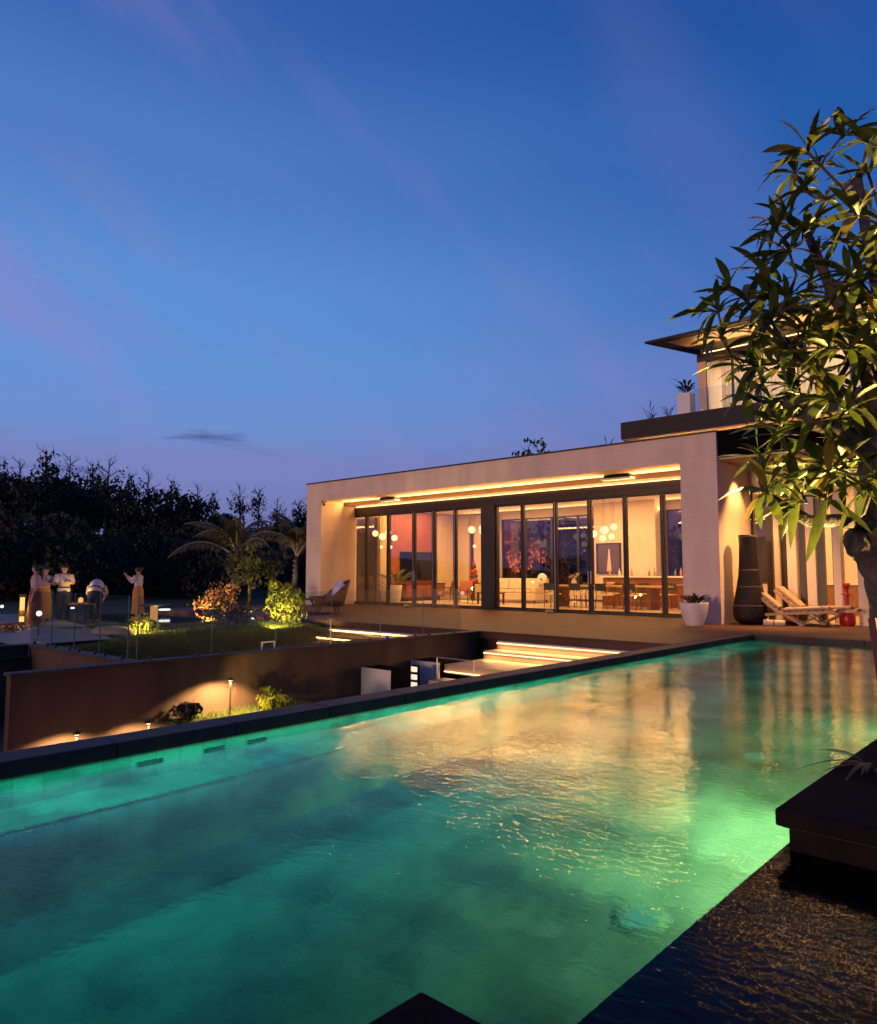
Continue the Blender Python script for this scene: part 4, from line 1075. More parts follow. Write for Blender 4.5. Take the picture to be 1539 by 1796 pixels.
m = MB(); m.lathe([(.11, .55), (.11, .564)], 14, (-21.9, 8.75, zb)); m.build('base', M['dark_wood'], l2)
lt2 = thing('lantern_table', 'low dark table carrying the small glowing lantern', 'table', (-21.9, 8.75, zb))
m = MB(); m.box(-22.2, -21.55, 8.5, 9.05, zb + .50, zb + .548); m.build('tabletop', M['wood'], lt2)
for lx in (-22.15, -21.6):
    for ly in (8.55, 9.0):
        m = MB(); m.box(lx - .02, lx + .02, ly - .02, ly + .02, zb - .01, zb + .499); m.build('leg', M['dark_wood'], lt2)
# flat rock by the small bright bush
rk = MB(); n_ = 16
for i, (rr, zz) in enumerate(((.1, .20), (.55, .19), (.70, .13), (.72, .04), (.66, -.1))):
    for k in range(n_):
        a = 2 * math.pi * k / n_; q = rr * (1 + .16 * math.sin(3 * a + 1) + .09 * math.sin(5 * a))
        rk.v.append((-17.0 + q * .85 * math.cos(a), 7.55 + q * .5 * math.sin(a), gz(-17, 7.55) + zz))
    if i:
        for k in range(n_): rk.f.append(((i - 1) * n_ + k, i * n_ + k, i * n_ + (k + 1) % n_, (i - 1) * n_ + (k + 1) % n_))
rk.f.append(tuple(range(n_)))
tag(rk.build('garden_rock', M['rock'], smooth=True), 'flat pale rock lying on the lawn beside the small golden bush', 'rock')
lamp('POINT', 'lantern_light', (-21.1, 6.9, .3), 14, AMBER, radius=.08)
lamp('POINT', 'lantern_light', (-21.75, 8.6, .75), 16, AMBER, radius=.08)
lamp('POINT', 'pond_light', (-23.6, 11.0, .45), 30, (1, .72, .35), radius=.08)
lamp('POINT', 'table_light', (-19.1, 9.6, .2), 14, AMBER, radius=.08)
# ================================================================== frangipani
rng = random.Random(11)
TIPS = [[-1.18, 5.27, 4.15], [-1.01, 5.16, 3.98], [-1.33, 5.28, 3.99], [-1.49, 5.41, 3.95], [-1.53, 5.13, 3.68], [-1.55, 5.48, 4.12], [-1.55, 5.0, 3.52], [-1.18, 5.57, 3.9], [-1.37, 5.53, 3.87], [-1.49, 5.07, 3.38], [-1.73, 5.25, 3.39], [-1.27, 5.39, 3.5], [-1.09, 5.3, 3.37], [-1.5, 5.6, 3.39], [-1.84, 4.9, 3.17], [-1.82, 4.67, 2.95], [-1.82, 5.2, 3.15], [-1.62, 4.99, 3.08], [-1.58, 5.29, 3.07], [-1.78, 4.6, 2.75], [-1.35, 5.36, 3.11], [-1.07, 5.09, 2.96], [-1.39, 5.09, 2.82], [-1.76, 5.28, 2.91], [-1.35, 5.66, 2.87], [-1.58, 5.06, 2.62], [-1.64, 4.64, 2.36], [-1.07, 5.26, 2.68], [-1.32, 5.04, 2.53], [-1.56, 5.38, 2.48], [-1.22, 5.42, 2.47], [-1.53, 4.89, 2.2], [-1.35, 4.92, 2.18], [-1.63, 4.82, 1.99], [-1.29, 5.25, 2.23], [-1.56, 5.15, 2.02], [-1.35, 5.08, 1.95], [-1.58, 4.75, 1.76], [-1.44, 4.89, 1.69], [-1.33, 5.51, 1.96], [-1.28, 4.9, 1.71], [-1.19, 5.73, 2.36], [-1.8, 5.0, 2.65], [-1.29, 5.83, 3.06], [-1.77, 5.45, 2.49], [-1.47, 5.73, 2.49], [-1.57, 5.6, 2.82], [-1.47, 4.89, 2.68], [-1.65, 4.87, 2.59], [-1.25, 5.07, 2.86], [-1.15, 5.13, 3.15], [-1.38, 5.02, 3.48], [-1.54, 4.8, 2.86], [-1.55, 5.45, 1.89], [-1.71, 5.43, 1.95]]
# the side of the crown that the picture cuts off
for k in range(26):
    a = rng.uniform(-1.9, 1.6); r = rng.uniform(.5, 1.25)
    TIPS.append([-.95 + r * math.cos(a), 5.6 + r * math.sin(a), rng.uniform(2.2, 3.7)])
for k in range(26):                       # the inner, denser part of the crown
    z_ = rng.uniform(1.75, 3.2); w_ = 1 - abs(z_ - 2.6) / 2.2
    TIPS.append([-1.12 - rng.uniform(-.25, .62) * w_, 5.25 + rng.uniform(-.5, .6), z_])
FT = thing('frangipani_tree', 'frangipani tree with long leaves and a gnarled grey trunk in the dark planter', 'tree', (-1.15, 5.7, .10))
TR = [(-1.06, 5.78, .09), (-1.09, 5.75, .55), (-1.14, 5.70, 1.0), (-1.17, 5.64, 1.40), (-1.12, 5.60, 1.75), (-1.10, 5.58, 2.05), (-1.10, 5.56, 2.25)]
def smooth_path(pts, rad, sub):
    P_, Q_ = [], []
    for i in range(len(pts) - 1):
        a, b = Vector(pts[i]), Vector(pts[i + 1]); p0 = Vector(pts[max(0, i - 1)]); p3 = Vector(pts[min(len(pts) - 1, i + 2)])
        for j in range(sub):
            t = j / sub; P_.append(.5 * (2 * a + (b - p0) * t + (2 * p0 - 5 * a + 4 * b - p3) * t * t + (3 * a - p0 - 3 * b + p3) * t ** 3)); Q_.append(rad[i] + (rad[i + 1] - rad[i]) * t)
    P_.append(Vector(pts[-1])); Q_.append(rad[-1]); return P_, Q_
def gnarl(m, amp, seed):
    from mathutils import noise
    for i, v in enumerate(m.v):
        p = Vector(v); m.v[i] = tuple(p + Vector((noise.noise(p * 9 + Vector((seed, 0, 0))), noise.noise(p * 9 + Vector((0, seed, 3))), noise.noise(p * 8))) * amp + Vector((noise.noise(p * 30), noise.noise(p * 30 + Vector((5, 0, 0))), 0)) * amp * .3)
m = MB(); a_, b_ = smooth_path(TR, [.165, .12, .105, .125, .145, .13, .10], 9); m.tube(a_, b_, 20)
# the short swollen stub on the left side, where a limb was cut
a_, b_ = smooth_path([(-1.13, 5.66, 1.12), (-1.20, 5.58, 1.30), (-1.27, 5.50, 1.47), (-1.30, 5.46, 1.52)], [.09, .085, .075, .045], 6); m.tube(a_, b_, 16)
gnarl(m, .038, 2)
ft_trunk = m.build('trunk', M['bark'], FT, smooth=True)
m = MB(); m.tube([(-1.15, 5.58, 1.56), (-1.32, 5.33, 1.59), (-1.45, 5.12, 1.58), (-1.60, 4.88, 1.72)], [.055, .045, .04, .03], 9); m.build('branch', M['bark'], FT, smooth=True)
nodes = [(Vector(TR[4]), .085), (Vector(TR[5]), .085), (Vector((-1.32, 5.33, 1.55)), .045), (Vector((-1.60, 4.88, 1.72)), .03)]
limbs = [((-1.10, 5.56, 2.25), (-1.18, 5.42, 2.75), (-1.30, 5.25, 3.15), (-1.42, 5.22, 3.55)), ((-1.10, 5.56, 2.25), (-1.02, 5.45, 2.8), (-1.08, 5.32, 3.4), (-1.12, 5.32, 3.85)),
         ((-1.12, 5.58, 2.1), (-1.30, 5.35, 2.45), (-1.50, 5.15, 2.7), (-1.66, 5.02, 2.95)), ((-1.12, 5.58, 2.0), (-1.27, 5.30, 2.15), (-1.40, 5.08, 2.2), (-1.52, 4.92, 2.35)),
         ((-1.10, 5.56, 2.2), (-.8, 5.7, 2.7), (-.55, 5.8, 3.2), (-.4, 5.9, 3.7)), ((-1.10, 5.56, 2.2), (-1.0, 5.95, 2.7), (-1.0, 6.2, 3.2), (-1.1, 6.3, 3.6)), ((-1.1, 5.56, 2.2), (-.75, 5.2, 2.6), (-.5, 4.9, 2.9), (-.3, 4.8, 3.3))]
for lb in limbs:
    m = MB(); m.tube(lb, [.062, .046, .035, .026], 8); m.build('branch', M['bark'], FT, smooth=True)
    for p_, r_ in zip(lb[1:], (.042, .033, .025)): nodes.append((Vector(p_), r_))
root = Vector((-1.12, 5.58, 2.0))
tips = sorted([Vector(t) for t in TIPS], key=lambda t: (t - root).length)
ends = []
for t in tips:
    best = min(nodes, key=lambda q: (q[0] - t).length + (0.25 if q[0].z > t.z + .1 else 0))
    p0, r0 = best; r1 = max(.009, min(.014, r0 * .7)); mid = (p0 + t) / 2 + Vector((rng.uniform(-.05, .05), rng.uniform(-.05, .05), -.03))
    m = MB(); m.tube([p0, mid, t], [min(r0, .026), (r0 * .5 + r1) / 2 if r0 < .03 else .02, r1], 6); m.build('branch', M['bark'], FT, smooth=True)
    nodes.append((mid, r1 * 1.3)); nodes.append((t, r1)); ends.append((t, (t - mid).normalized()))
# leaves: star clusters at every tip, four shared blades
LM = []
for i, (dr, nseg) in enumerate(((.30, 6), (.55, 6), (.85, 6), (.15, 5))):
    v, f = blade(1.0, .25 - .02 * i, dr, .3, nseg)
    me = bpy.data.meshes.new('leaf'); me.from_pydata(v, [], f); me.update(); me.materials.append(M['leaf'])
    for p_ in me.polygons: p_.use_smooth = True
    LM.append(me)
LY = LM[0].copy(); LY.materials.clear(); LY.materials.append(M['leaf_y'])
allv = []
CAMP = Vector((0, 0, 1.25))
for t, d in ends:
    outw = (Vector((t.x, t.y, 0)) - Vector((-1.0, 5.6, 0)))
    axis = (d * .7 + Vector((0, 0, .45)) + outw.normalized() * .35).normalized()
    nl = rng.randint(7, 11); ph = rng.uniform(0, 6.28)
    u = axis.orthogonal().normalized(); w = axis.cross(u)
    low = t.z < 2.2
    for k in range(nl):
        a = ph + k * 2.399; spread = .45 + .75 * (k / nl)
        dirn = (axis * math.cos(spread * 1.15) + (u * math.cos(a) + w * math.sin(a)) * math.sin(spread * 1.15))
        dirn.z -= (.55 if low else .22) * (k / nl)
        Ln = rng.uniform(.17, .33) * (1.1 if low else 1)
        q = dirn.normalized().to_track_quat('X', 'Z') @ Euler((rng.uniform(-.5, .5), 0, 0)).to_quaternion()
        mtx = Matrix.LocRotScale(t - axis * .03 * (nl - k) / nl, q, Vector((Ln, Ln * rng.uniform(.8, 1.15), Ln)))
        v = t - CAMP; inframe = (v.x * math.cos(R(42.5)) + v.y * math.sin(R(42.5))) / max(.1, (-v.x * math.sin(R(42.5)) + v.y * math.cos(R(42.5)))) < .62
        allv.append((0 if inframe else 1, v.length, mtx, rng.choice((0, 0, 1, 1, 2, 3)), rng.random()))
allv.sort(key=lambda r: (r[0], r[1]))
base = Vector((-1.15, 5.7, .10)); rest = MB()
for i, (_, _, mtx, kind, rr) in enumerate(allv):
    if i < 298:
        o = bpy.data.objects.new('leaf', LY if rr > .87 else LM[kind]); COL.objects.link(o); o.parent = FT
        o.matrix_local = Matrix.Translation(-base) @ mtx
    else:
        b = len(rest.v); me = LM[kind]
        rest.v += [tuple(mtx @ v.co) for v in me.vertices]; rest.f += [tuple(b + j for j in p_.vertices) for p_ in me.polygons]
rest.build('foliage', M['leaf'], FT, smooth=True)['kind'] = 'stuff'
pr_ = thing('tree_prop', 'dark red timber prop leaning against the frangipani trunk', 'prop', (-1.2, 5.5, .1))
m = MB(); m.tube([(-1.08, 5.34, .10), (-1.20, 5.52, .95)], [.035, .03], 4); m.build('timber', pmat('red_brown_timber', (.08, .018, .013), .6, .3, 8, .2, 30), pr_)
m = MB(); m.tube([(-1.08, 5.34, .102), (-1.085, 5.347, .16)], [.045, .045], 4); m.build('foot_block', M['near_stone'], pr_)
# dark strap leaved plant at the edge of the planter
fp = thing('strap_plant', 'dark plant with curved strap leaves at the edge of the stone planter', 'plant', (-1.18, 5.05, .1))
for k in range(15):
    a = rng.uniform(2.2, 5.6) if k < 11 else rng.uniform(0, 6.28)
    m = MB(); add_blade(m, (-1.13, 5.02, .09), (math.cos(a), math.sin(a), rng.uniform(.5, 1.1)), rng.uniform(.2, .36), .03, rng.uniform(.5, 1.0), n=7); m.build('leaf', M['shrub_dark'], fp, smooth=True)
# warm garden spots that light the crown from below and from the right
lamp('SPOT', 'tree_spot', (.40, 6.9, .2), 3300, (1, .62, .18), (-1.40, 5.1, 2.35), cone=62, blend=.8, radius=.05)
lamp('SPOT', 'tree_spot', (-1.15, 6.7, .2), 2300, (1, .62, .18), (-1.65, 4.9, 2.3), cone=70, blend=.8, radius=.05)

# ================================================================== shrubs and bushes
def cloud(m, c, rad, n, size, r, clumps=9, flat=.0, elong=1.6):
    cs_ = []
    for _ in range(clumps):
        while True:
            p = Vector((r.uniform(-1, 1), r.uniform(-1, 1), r.uniform(-1, 1)))
            if .25 < p.length < .85: break
        cs_.append((p, r.uniform(.25, .5)))
    for _ in range(n):
        q, s = r.choice(cs_)
        d = Vector((r.gauss(0, 1), r.gauss(0, 1), r.gauss(0, 1))).normalized() * s * r.uniform(.55, 1.08)
        p = q + d; p = Vector((c[0] + p.x * rad[0], c[1] + p.y * rad[1], c[2] + p.z * rad[2]))
        e = Euler((r.uniform(0, 6.28), r.uniform(0, 6.28), r.uniform(0, 6.28))).to_matrix(); k = size * r.uniform(.6, 1.3)
        a = e @ Vector((k * elong / 2, 0, 0)); b_ = e @ Vector((0, k / 2, 0))
        m.face([p - a, p + b_ * .9, p + a, p - b_ * .9])


def bush(x, y, rad, h, label, mat, n, size, seed, z=None, stems=5):
    r = random.Random(seed); z = gz(x, y) - .03 if z is None else z
    t = thing('bush', label, 'bush', (x, y, z))
    m = MB()
    for k in range(stems):
        a = r.uniform(0, 6.28); q = r.uniform(.2, .7)
        m.tube([(x, y, z), (x + rad * q * .5 * math.cos(a), y + rad * q * .5 * math.sin(a), z + h * .45), (x + rad * q * math.cos(a), y + rad * q * math.sin(a), z + h * .85)], [.02, .014, .006], 5)
    m.build('stems', M['bark_dark'], t)
    m = MB(); cloud(m, (x, y, z + h * .54), (rad, rad, h * .5), n, size, r, 12)
    m.build('foliage', M[mat], t)['kind'] = 'stuff'
    return t


bush(-15.45, 11.15, .62, 1.25, 'bright lime yellow lit bush in front of the rattan chair', 'bush_leaf', 1500, .055, 3)
bush(-18.35, 10.95, .62, 1.15, 'rosy amber lit bush left of the dark little tree', 'bush_red', 1100, .055, 4)
bush(-16.9, 8.25, .34, .5, 'small golden lit bush beside the flat pale rock', 'bush_leaf', 600, .045, 5)
bush(-9.75, 6.75, .33, .42, 'small lit flowering bush under the path lamp in the court', 'bush_leaf', 420, .045, 6, z=-.86)
bush(-9.85, 5.5, .24, .3, 'dark low bush beside the lit grass in the court', 'shrub_dark', 320, .06, 7, z=-.88)
bush(-17.2, 10.7, .8, .55, 'dark low mounding bush between the two lit bushes', 'shrub_dark', 900, .06, 8)
bush(-16.4, 10.3, .5, .4, 'dark low bush at the foot of the lime yellow bush', 'shrub_dark', 500, .06, 9)
bush(-19.4, 6.3, .6, .3, 'dry straw coloured tuft in front of the left people', 'bush_red', 300, .05, 10)
m = MB(); m.box(-10.19, -9.2, 5.3, 7.6, -1.34, -.87)
struct(m.build('court_planting_bed', M['lawn']))
lamp('SPOT', 'bush_spot', (-14.85, 10.3, gz(-14.85, 10.3) + .12), 480, (1, .72, .16), (-15.45, 11.2, .35), cone=95, blend=.6)
lamp('SPOT', 'bush_spot', (-17.75, 10.2, gz(-17.75, 10.2) + .12), 460, (1, .58, .20), (-18.4, 11.0, .4), cone=95, blend=.6)
lamp('SPOT', 'bush_spot', (-16.45, 7.75, -.08), 200, (1, .66, .16), (-16.95, 8.3, .05), cone=120, blend=.6)
lamp('SPOT', 'bush_spot', (-9.2, 6.3, -.7), 45, (1, .66, .18), (-9.75, 6.75, -.6), cone=100, blend=.6)
lamp('POINT', 'lawn_glow', (-16.4, 8.0, .12), 22, (1, .66, .13), radius=.05)
lamp('POINT', 'lawn_glow', (-15.0, 10.2, .3), 8, (1, .72, .13), radius=.05)
# little dark tree between the bushes
def small_tree(x, y, h, cr, label, seed, mat='shrub_dark', n=1200, size=.09, z=None):
    r = random.Random(seed); z = gz(x, y) - .05 if z is None else z
    t = thing('small_tree', label, 'tree', (x, y, z))
    m = MB(); m.tube([(x, y, z), (x + .05, y, z + h * .35), (x - .04, y + .05, z + h * .7)], [.07, .05, .03], 8); m.build('trunk', M['bark_dark'], t, smooth=True)
    for k in range(6):
        a = k * 1.05 + r.uniform(-.3, .3)
        m = MB(); m.tube([(x + .02, y, z + h * (.38 + .04 * k)), (x + cr * .5 * math.cos(a), y + cr * .5 * math.sin(a), z + h * .68), (x + cr * .85 * math.cos(a), y + cr * .85 * math.sin(a), z + h * .8)], [.03, .02, .008], 5); m.build('branch', M['bark_dark'], t)
    m = MB(); cloud(m, (x, y, z + h * .72), (cr, cr, h * .3), n, size, r, 13); m.build('crown', M[mat], t)['kind'] = 'stuff'
    return t


small_tree(-18.0, 11.75, 2.35, 1.0, 'little dark round tree standing behind the rosy bush', 21)
small_tree(-24.3, 33.5, 4.0, 1.3, 'lit garden tree behind the house seen through the rear windows', 22, 'bush_red', 1600, .13, z=-.2)
small_tree(-21.7, 34.0, 4.2, 1.4, 'darker garden tree behind the house, right of the lit one', 23, 'shrub_dark', 1500, .14, z=-.2)
small_tree(-26.0, 37.5, 9.0, 2.0, 'tall dark tree whose top shows above the villa roof', 24, 'forest_leaf', 1500, .2, z=-.2)
lamp('SPOT', 'back_spot', (-23.4, 31.6, 0), 2600, (1, .62, .25), (-24.3, 33.5, 2.6), cone=80, blend=.7)
lamp('SPOT', 'back_spot', (-21.0, 31.5, 0), 700, (1, .7, .3), (-21.7, 34.0, 2.4), cone=80, blend=.7)


def tuft(x, y, z, n, L, label, seed, mat='forest_leaf', w=.03):
    r = random.Random(seed); t = thing('roof_plant', label, 'plant', (x, y, z))
    for k in range(n):
        a = r.uniform(0, 6.28); m = MB(); l_ = L * r.uniform(.5, 1.1)
        d = Vector((math.cos(a), math.sin(a), r.uniform(.9, 2.6))).normalized()
        m.tube([(x, y, z), Vector((x, y, z)) + d * l_ * .7], .006, 4); add_blade(m, Vector((x, y, z)) + d * l_ * .5, d, l_ * .6, w, .5, n=4)
        add_blade(m, Vector((x, y, z)) + d * l_ * .35, (d.x - .6, d.y, d.z), l_ * .35, w, .5, n=3)
        m.build('stalk', M[mat], t)
    return t


tuft(-8.43, 19.25, 6.10, 16, .55, 'leafy plant growing in the white balcony corner planter', 31, w=.09)
tuft(-9.6, 19.4, 5.541, 10, .62, 'thin dark plant on the left end of the upper slab', 32)
tuft(-9.0, 19.4, 5.541, 9, .5, 'small dark plant beside the white balcony planter', 33)
tuft(-10.9, 19.3, 4.692, 9, .62, 'thin dark plant on the main roof beside the upper slab', 34)
tuft(-11.6, 19.4, 4.692, 6, .4, 'smallest dark plant on the main roof', 35)

# ================================================================== grass blades where the lawn is lit
def grass(name, x0, x1, y0, y1, n, h, zf, seed, keep=lambda x, y: True):
    r = random.Random(seed); v = []; f = []
    while len(f) < n:
        x, y = r.uniform(x0, x1), r.uniform(y0, y1)
        if not keep(x, y): continue
        z = zf(x, y); a = r.uniform(0, 6.28); hh = h * r.uniform(.5, 1.3); b = len(v); w = .007
        v += [(x - w * math.cos(a), y - w * math.sin(a), z), (x + w * math.cos(a), y + w * math.sin(a), z), (x + r.uniform(-.5, .5) * hh, y + r.uniform(-.5, .5) * hh, z + hh)]
        f.append((b, b + 1, b + 2))
    me = bpy.data.meshes.new(name); me.from_pydata(v, [], f); me.update(); me.materials.append(M['grass'])
    o = bpy.data.objects.new(name, me); COL.objects.link(o); o['kind'] = 'stuff'; return o


grass('grass', -19.5, -10.5, 5.2, 12.3, 60000, .055, lambda x, y: gz(x, y), 41, lambda x, y: not (x < -15.3 and y < 7.2) and not ((x + 21.3) ** 2 / 11.6 + (y - 10.9) ** 2 / 1.9 < 1) and not (x > -15 and y > 11.5))
grass('grass', -10.18, -9.22, 5.35, 7.55, 4200, .06, lambda x, y: -.872, 42)

# ================================================================== palms
def frond(L, seed, mat):
    r = random.Random(seed); m = MB(); pts = []
    for i in range(13):
        t = i / 12; pts.append(Vector((L * (.12 * t + .78 * t ** 1.5 * .9), 0, L * (.95 * t - .62 * t ** 2.6))))
    m.tube(pts, [.035 * (1 - .85 * i / 12) + .004 for i in range(13)], 5)
    rib = m; lf = MB()
    for i in range(52):
        t = .22 + .78 * i / 51; k = t * 12; j = min(11, int(k)); p = pts[j].lerp(pts[j + 1], k - j); tg = (pts[j + 1] - pts[j]).normalized()
        for s in (-1, 1):
            l_ = L * .24 * math.sin(math.pi * min(1, .12 + .86 * t)) * r.uniform(.8, 1.1)
            d = (tg * .75 + Vector((0, s * .8, 0)) + Vector((0, 0, -.35 + r.uniform(-.15, .1)))).normalized()
            q = p + d * l_ * .55; e = q + (d + Vector((0, 0, -.9))).normalized() * l_ * .45; wv = tg * .028
            b = len(lf.v); lf.v += [tuple(p - wv * .5), tuple(p + wv * .5), tuple(q - wv), tuple(q + wv), tuple(e)]
            lf.f += [(b, b + 1, b + 3, b + 2), (b + 2, b + 3, b + 4)]
    return rib, lf


def palm(x, y, th, L, n, label, seed):
    r = random.Random(seed); z = gz(x, y) - .1
    t = thing('palm_tree', label, 'palm', (x, y, z), 'young palms beyond the lawn')
    m = MB(); m.tube([(x, y, z), (x + .05, y, z + th * .5), (x + .1, y + .05, z + th)], [.19, .14, .12], 10)
    for k in range(9): m.lathe([(.15 - .003 * k, z + th * (.1 + .1 * k)), (.165 - .003 * k, z + th * (.1 + .1 * k) + .04), (.14, z + th * (.1 + .1 * k) + .08)], 10, (x + .008 * k, y, 0), cap=(False, False))
    m.build('trunk', M['bark'], t, smooth=True)
    for k in range(n):
        rib, lf = frond(L * r.uniform(.8, 1.1), seed * 50 + k, None)
        a = k * 2.4 + r.uniform(-.3, .3); tilt = R(r.uniform(-38, 22)); mt = Matrix.Translation((x + .1, y + .05, z + th - .05)) @ Matrix.Rotation(a, 4, 'Z') @ Matrix.Rotation(tilt, 4, 'Y')
        for mm in (rib, lf): mm.v = [tuple(mt @ Vector(v)) for v in mm.v]
        o = rib.build('frond', M['palm_rib'], t, smooth=True); lf.build('leaflets', M['palm_leaf'], o)['kind'] = 'stuff'
    return t


palm(-30.2, 18.9, 2.2, 3.1, 13, 'young palm with arching fronds in the middle beyond the lawn', 61)
palm(-29.6, 21.9, 2.3, 3.1, 13, 'young palm with a ringed trunk right beside the villa wall', 62)
for (px_, py_) in ((-29.3, 18.0), (-28.8, 20.7)):
    lamp('SPOT', 'palm_spot', (px_, py_, -.1), 200, (1, .68, .35), (px_ - .8, py_ + 1.0, 3.2), cone=85, blend=.7)

# ================================================================== forest on the hill
def forest_proto(kind, seed):
    r = random.Random(seed)
    t = thing('forest_tree', '', 'tree', (0, 0, 0), 'dark trees on the hill')
    if kind == 'round':
        h = 9.0
        m = MB(); m.tube([(0, 0, -1.2), (.1, 0, h * .4), (-.1, .1, h * .8)], [.24, .17, .06], 7)
        for k in range(7):
            a = k * .9 + r.uniform(0, .5); m.tube([(0, 0, h * (.35 + .05 * k)), (1.3 * math.cos(a), 1.3 * math.sin(a), h * (.55 + .05 * k)), (2.1 * math.cos(a), 2.1 * math.sin(a), h * (.66 + .04 * k))], [.09, .05, .02], 5)
        m.build('trunk', M['bark_dark'], t)
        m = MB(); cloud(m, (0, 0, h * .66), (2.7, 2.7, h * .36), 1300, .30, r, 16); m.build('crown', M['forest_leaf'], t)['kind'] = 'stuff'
    elif kind == 'bare':
        h = 11.0
        m = MB(); m.tube([(0, 0, -1.2), (.15, 0, h * .5), (.0, .1, h)], [.2, .13, .03], 7); m.build('trunk', M['bark_dark'], t)
        m = MB()
        for k in range(13):
            a = k * 2.4; z = h * (.5 + .038 * k); L_ = 2.2 * (1 - .045 * k) * r.uniform(.6, 1.1)
            p = Vector((.05, .05, z)); q = p + Vector((math.cos(a) * L_ * .6, math.sin(a) * L_ * .6, .5)); e = q + Vector((math.cos(a) * L_ * .4, math.sin(a) * L_ * .4, r.uniform(.1, .6)))
            m.tube([p, q, e], [.05, .03, .012], 5)
            for s in range(5):
                u = p.lerp(q, .4 + .15 * s) if s < 3 else q.lerp(e, .4 * (s - 2)); b = r.uniform(0, 6.28)
                m.tube([u, u + Vector((math.cos(b) * .5, math.sin(b) * .5, r.uniform(.3, .7)))], [.016, .008], 4)
        m.build('twigs', M['bark_dark'], t)['kind'] = 'stuff'
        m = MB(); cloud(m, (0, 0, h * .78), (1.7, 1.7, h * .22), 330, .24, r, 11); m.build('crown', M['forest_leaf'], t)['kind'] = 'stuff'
    else:
        h = 6.0
        m = MB(); m.tube([(0, 0, -1.2), (0, .1, h * .6)], [.16, .07], 6); m.build('trunk', M['bark_dark'], t)
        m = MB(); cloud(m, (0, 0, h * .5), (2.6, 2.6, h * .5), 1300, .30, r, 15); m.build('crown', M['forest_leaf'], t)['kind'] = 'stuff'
    return t


FL = {'round': ('tall rounded dark forest tree on the hill', 'leafy dark forest tree with a domed crown on the hill'),
      'bare': ('thin half bare forest tree rising above the skyline',), 'low': ('low bushy dark tree at the foot of the forest',)}
protos = {k: [forest_proto(k, s) for s in ss] for k, ss in (('round', (1, 2)), ('bare', (3, 4)), ('low', (5, 6)))}
used = set(); fr_ = random.Random(77)


def plant(kind, i, ang, dist, s, lab):
    o = protos[kind][i]
    if o.name in used: o = copy_tree(o)
    used.add(o.name)
    # ang: bearing in degrees left of the camera axis
    a = R(42.5 + 90 + ang); x, y = dist * math.cos(a), dist * math.sin(a)
    o.location = (x, y, (lawn_z(x, y) if x < -20 else -.25 + hill(x, y) * .8) - .2); o.rotation_euler = (0, 0, fr_.uniform(0, 6.28)); o.scale = (s * fr_.uniform(.9, 1.15), s * fr_.uniform(.9, 1.15), s)
    o['label'] = lab; o['group'] = {'round': 'rounded dark trees on the hill', 'bare': 'half bare trees on the skyline', 'low': 'low trees at the foot of the forest'}[kind]



ZONES = ((27, 'at the far left of the picture'), (22, 'above the group of standing people'), (18, 'above the bending man and the woman with the phone'), (13, 'between the people and the palms'), (9.5, 'behind the left palm'), (0, 'beside the villa wall'))
def zone(a): return next(t for q, t in ZONES if a >= q)
# heights follow the skyline: higher at the left, dipping towards the villa
for k in range(26):
    ang = 33 - k * 1.0 + fr_.uniform(-.6, .6)
    plant('round', k % 2, ang, fr_.uniform(62, 76), .50 + .50 * max(0, min(1, (ang - 11) / 20)) + fr_.uniform(-.10, .10), 'rounded dark forest tree ' + zone(ang))
for k in range(17):
    ang = 32.5 - k * 1.42 + fr_.uniform(-.5, .5)
    plant('bare', k % 2, ang, fr_.uniform(66, 80), .58 + .32 * max(0, min(1, (ang - 11) / 20)) + fr_.uniform(-.07, .10), 'half bare skyline tree ' + zone(ang))
for k in range(30):
    ang = 34 - k * .9 + fr_.uniform(-.5, .5)
    plant('low', k % 2, ang, fr_.uniform(42, 56), .55 + .27 * max(0, min(1, (ang - 10) / 20)) + fr_.uniform(-.12, .1), 'low dark bushy tree ' + (zone(ang) if ang > 9.5 else 'between the villa wall and the right palm'))
for k in range(12):
    ang = 7 - k * 2.6
    plant('low', k % 2, ang, fr_.uniform(50, 64), .75, 'low dark bushy tree hidden far behind the villa')
# ================================================================== people
def skin_mesh(name, chains, mat, parent, root=(0, 0, .9)):
    """chains: list of lists of (x, y, z, r); joined where points coincide"""
    key = {}; v = []; rad = []; e = []
    for ch in chains:
        prev = None
        for x, y, z, r in ch:
            k = (round(x, 4), round(y, 4), round(z, 4))
            if k not in key: key[k] = len(v); v.append((x, y, z)); rad.append(r)
            i = key[k]
            if prev is not None and prev != i: e.append((prev, i))
            prev = i
    me = bpy.data.meshes.new(name); me.from_pydata(v, e, []); me.update()
    o = bpy.data.objects.new(name, me); COL.objects.link(o)
    sm = o.modifiers.new('skin', 'SKIN'); o.modifiers.new('sub', 'SUBSURF').levels = 1
    for i, r in enumerate(rad):
        sv = me.skin_vertices[0].data[i]; sv.radius = (r, r); sv.use_root = (i == 0)
    dg = bpy.context.evaluated_depsgraph_get(); dg.update()
    m2 = bpy.data.meshes.new_from_object(o.evaluated_get(dg))
    o.modifiers.clear(); o.data = m2; m2.name = name
    m2.materials.clear(); m2.materials.append(mat)
    for p in m2.polygons: p.use_smooth = True
    o.parent = parent
    return o


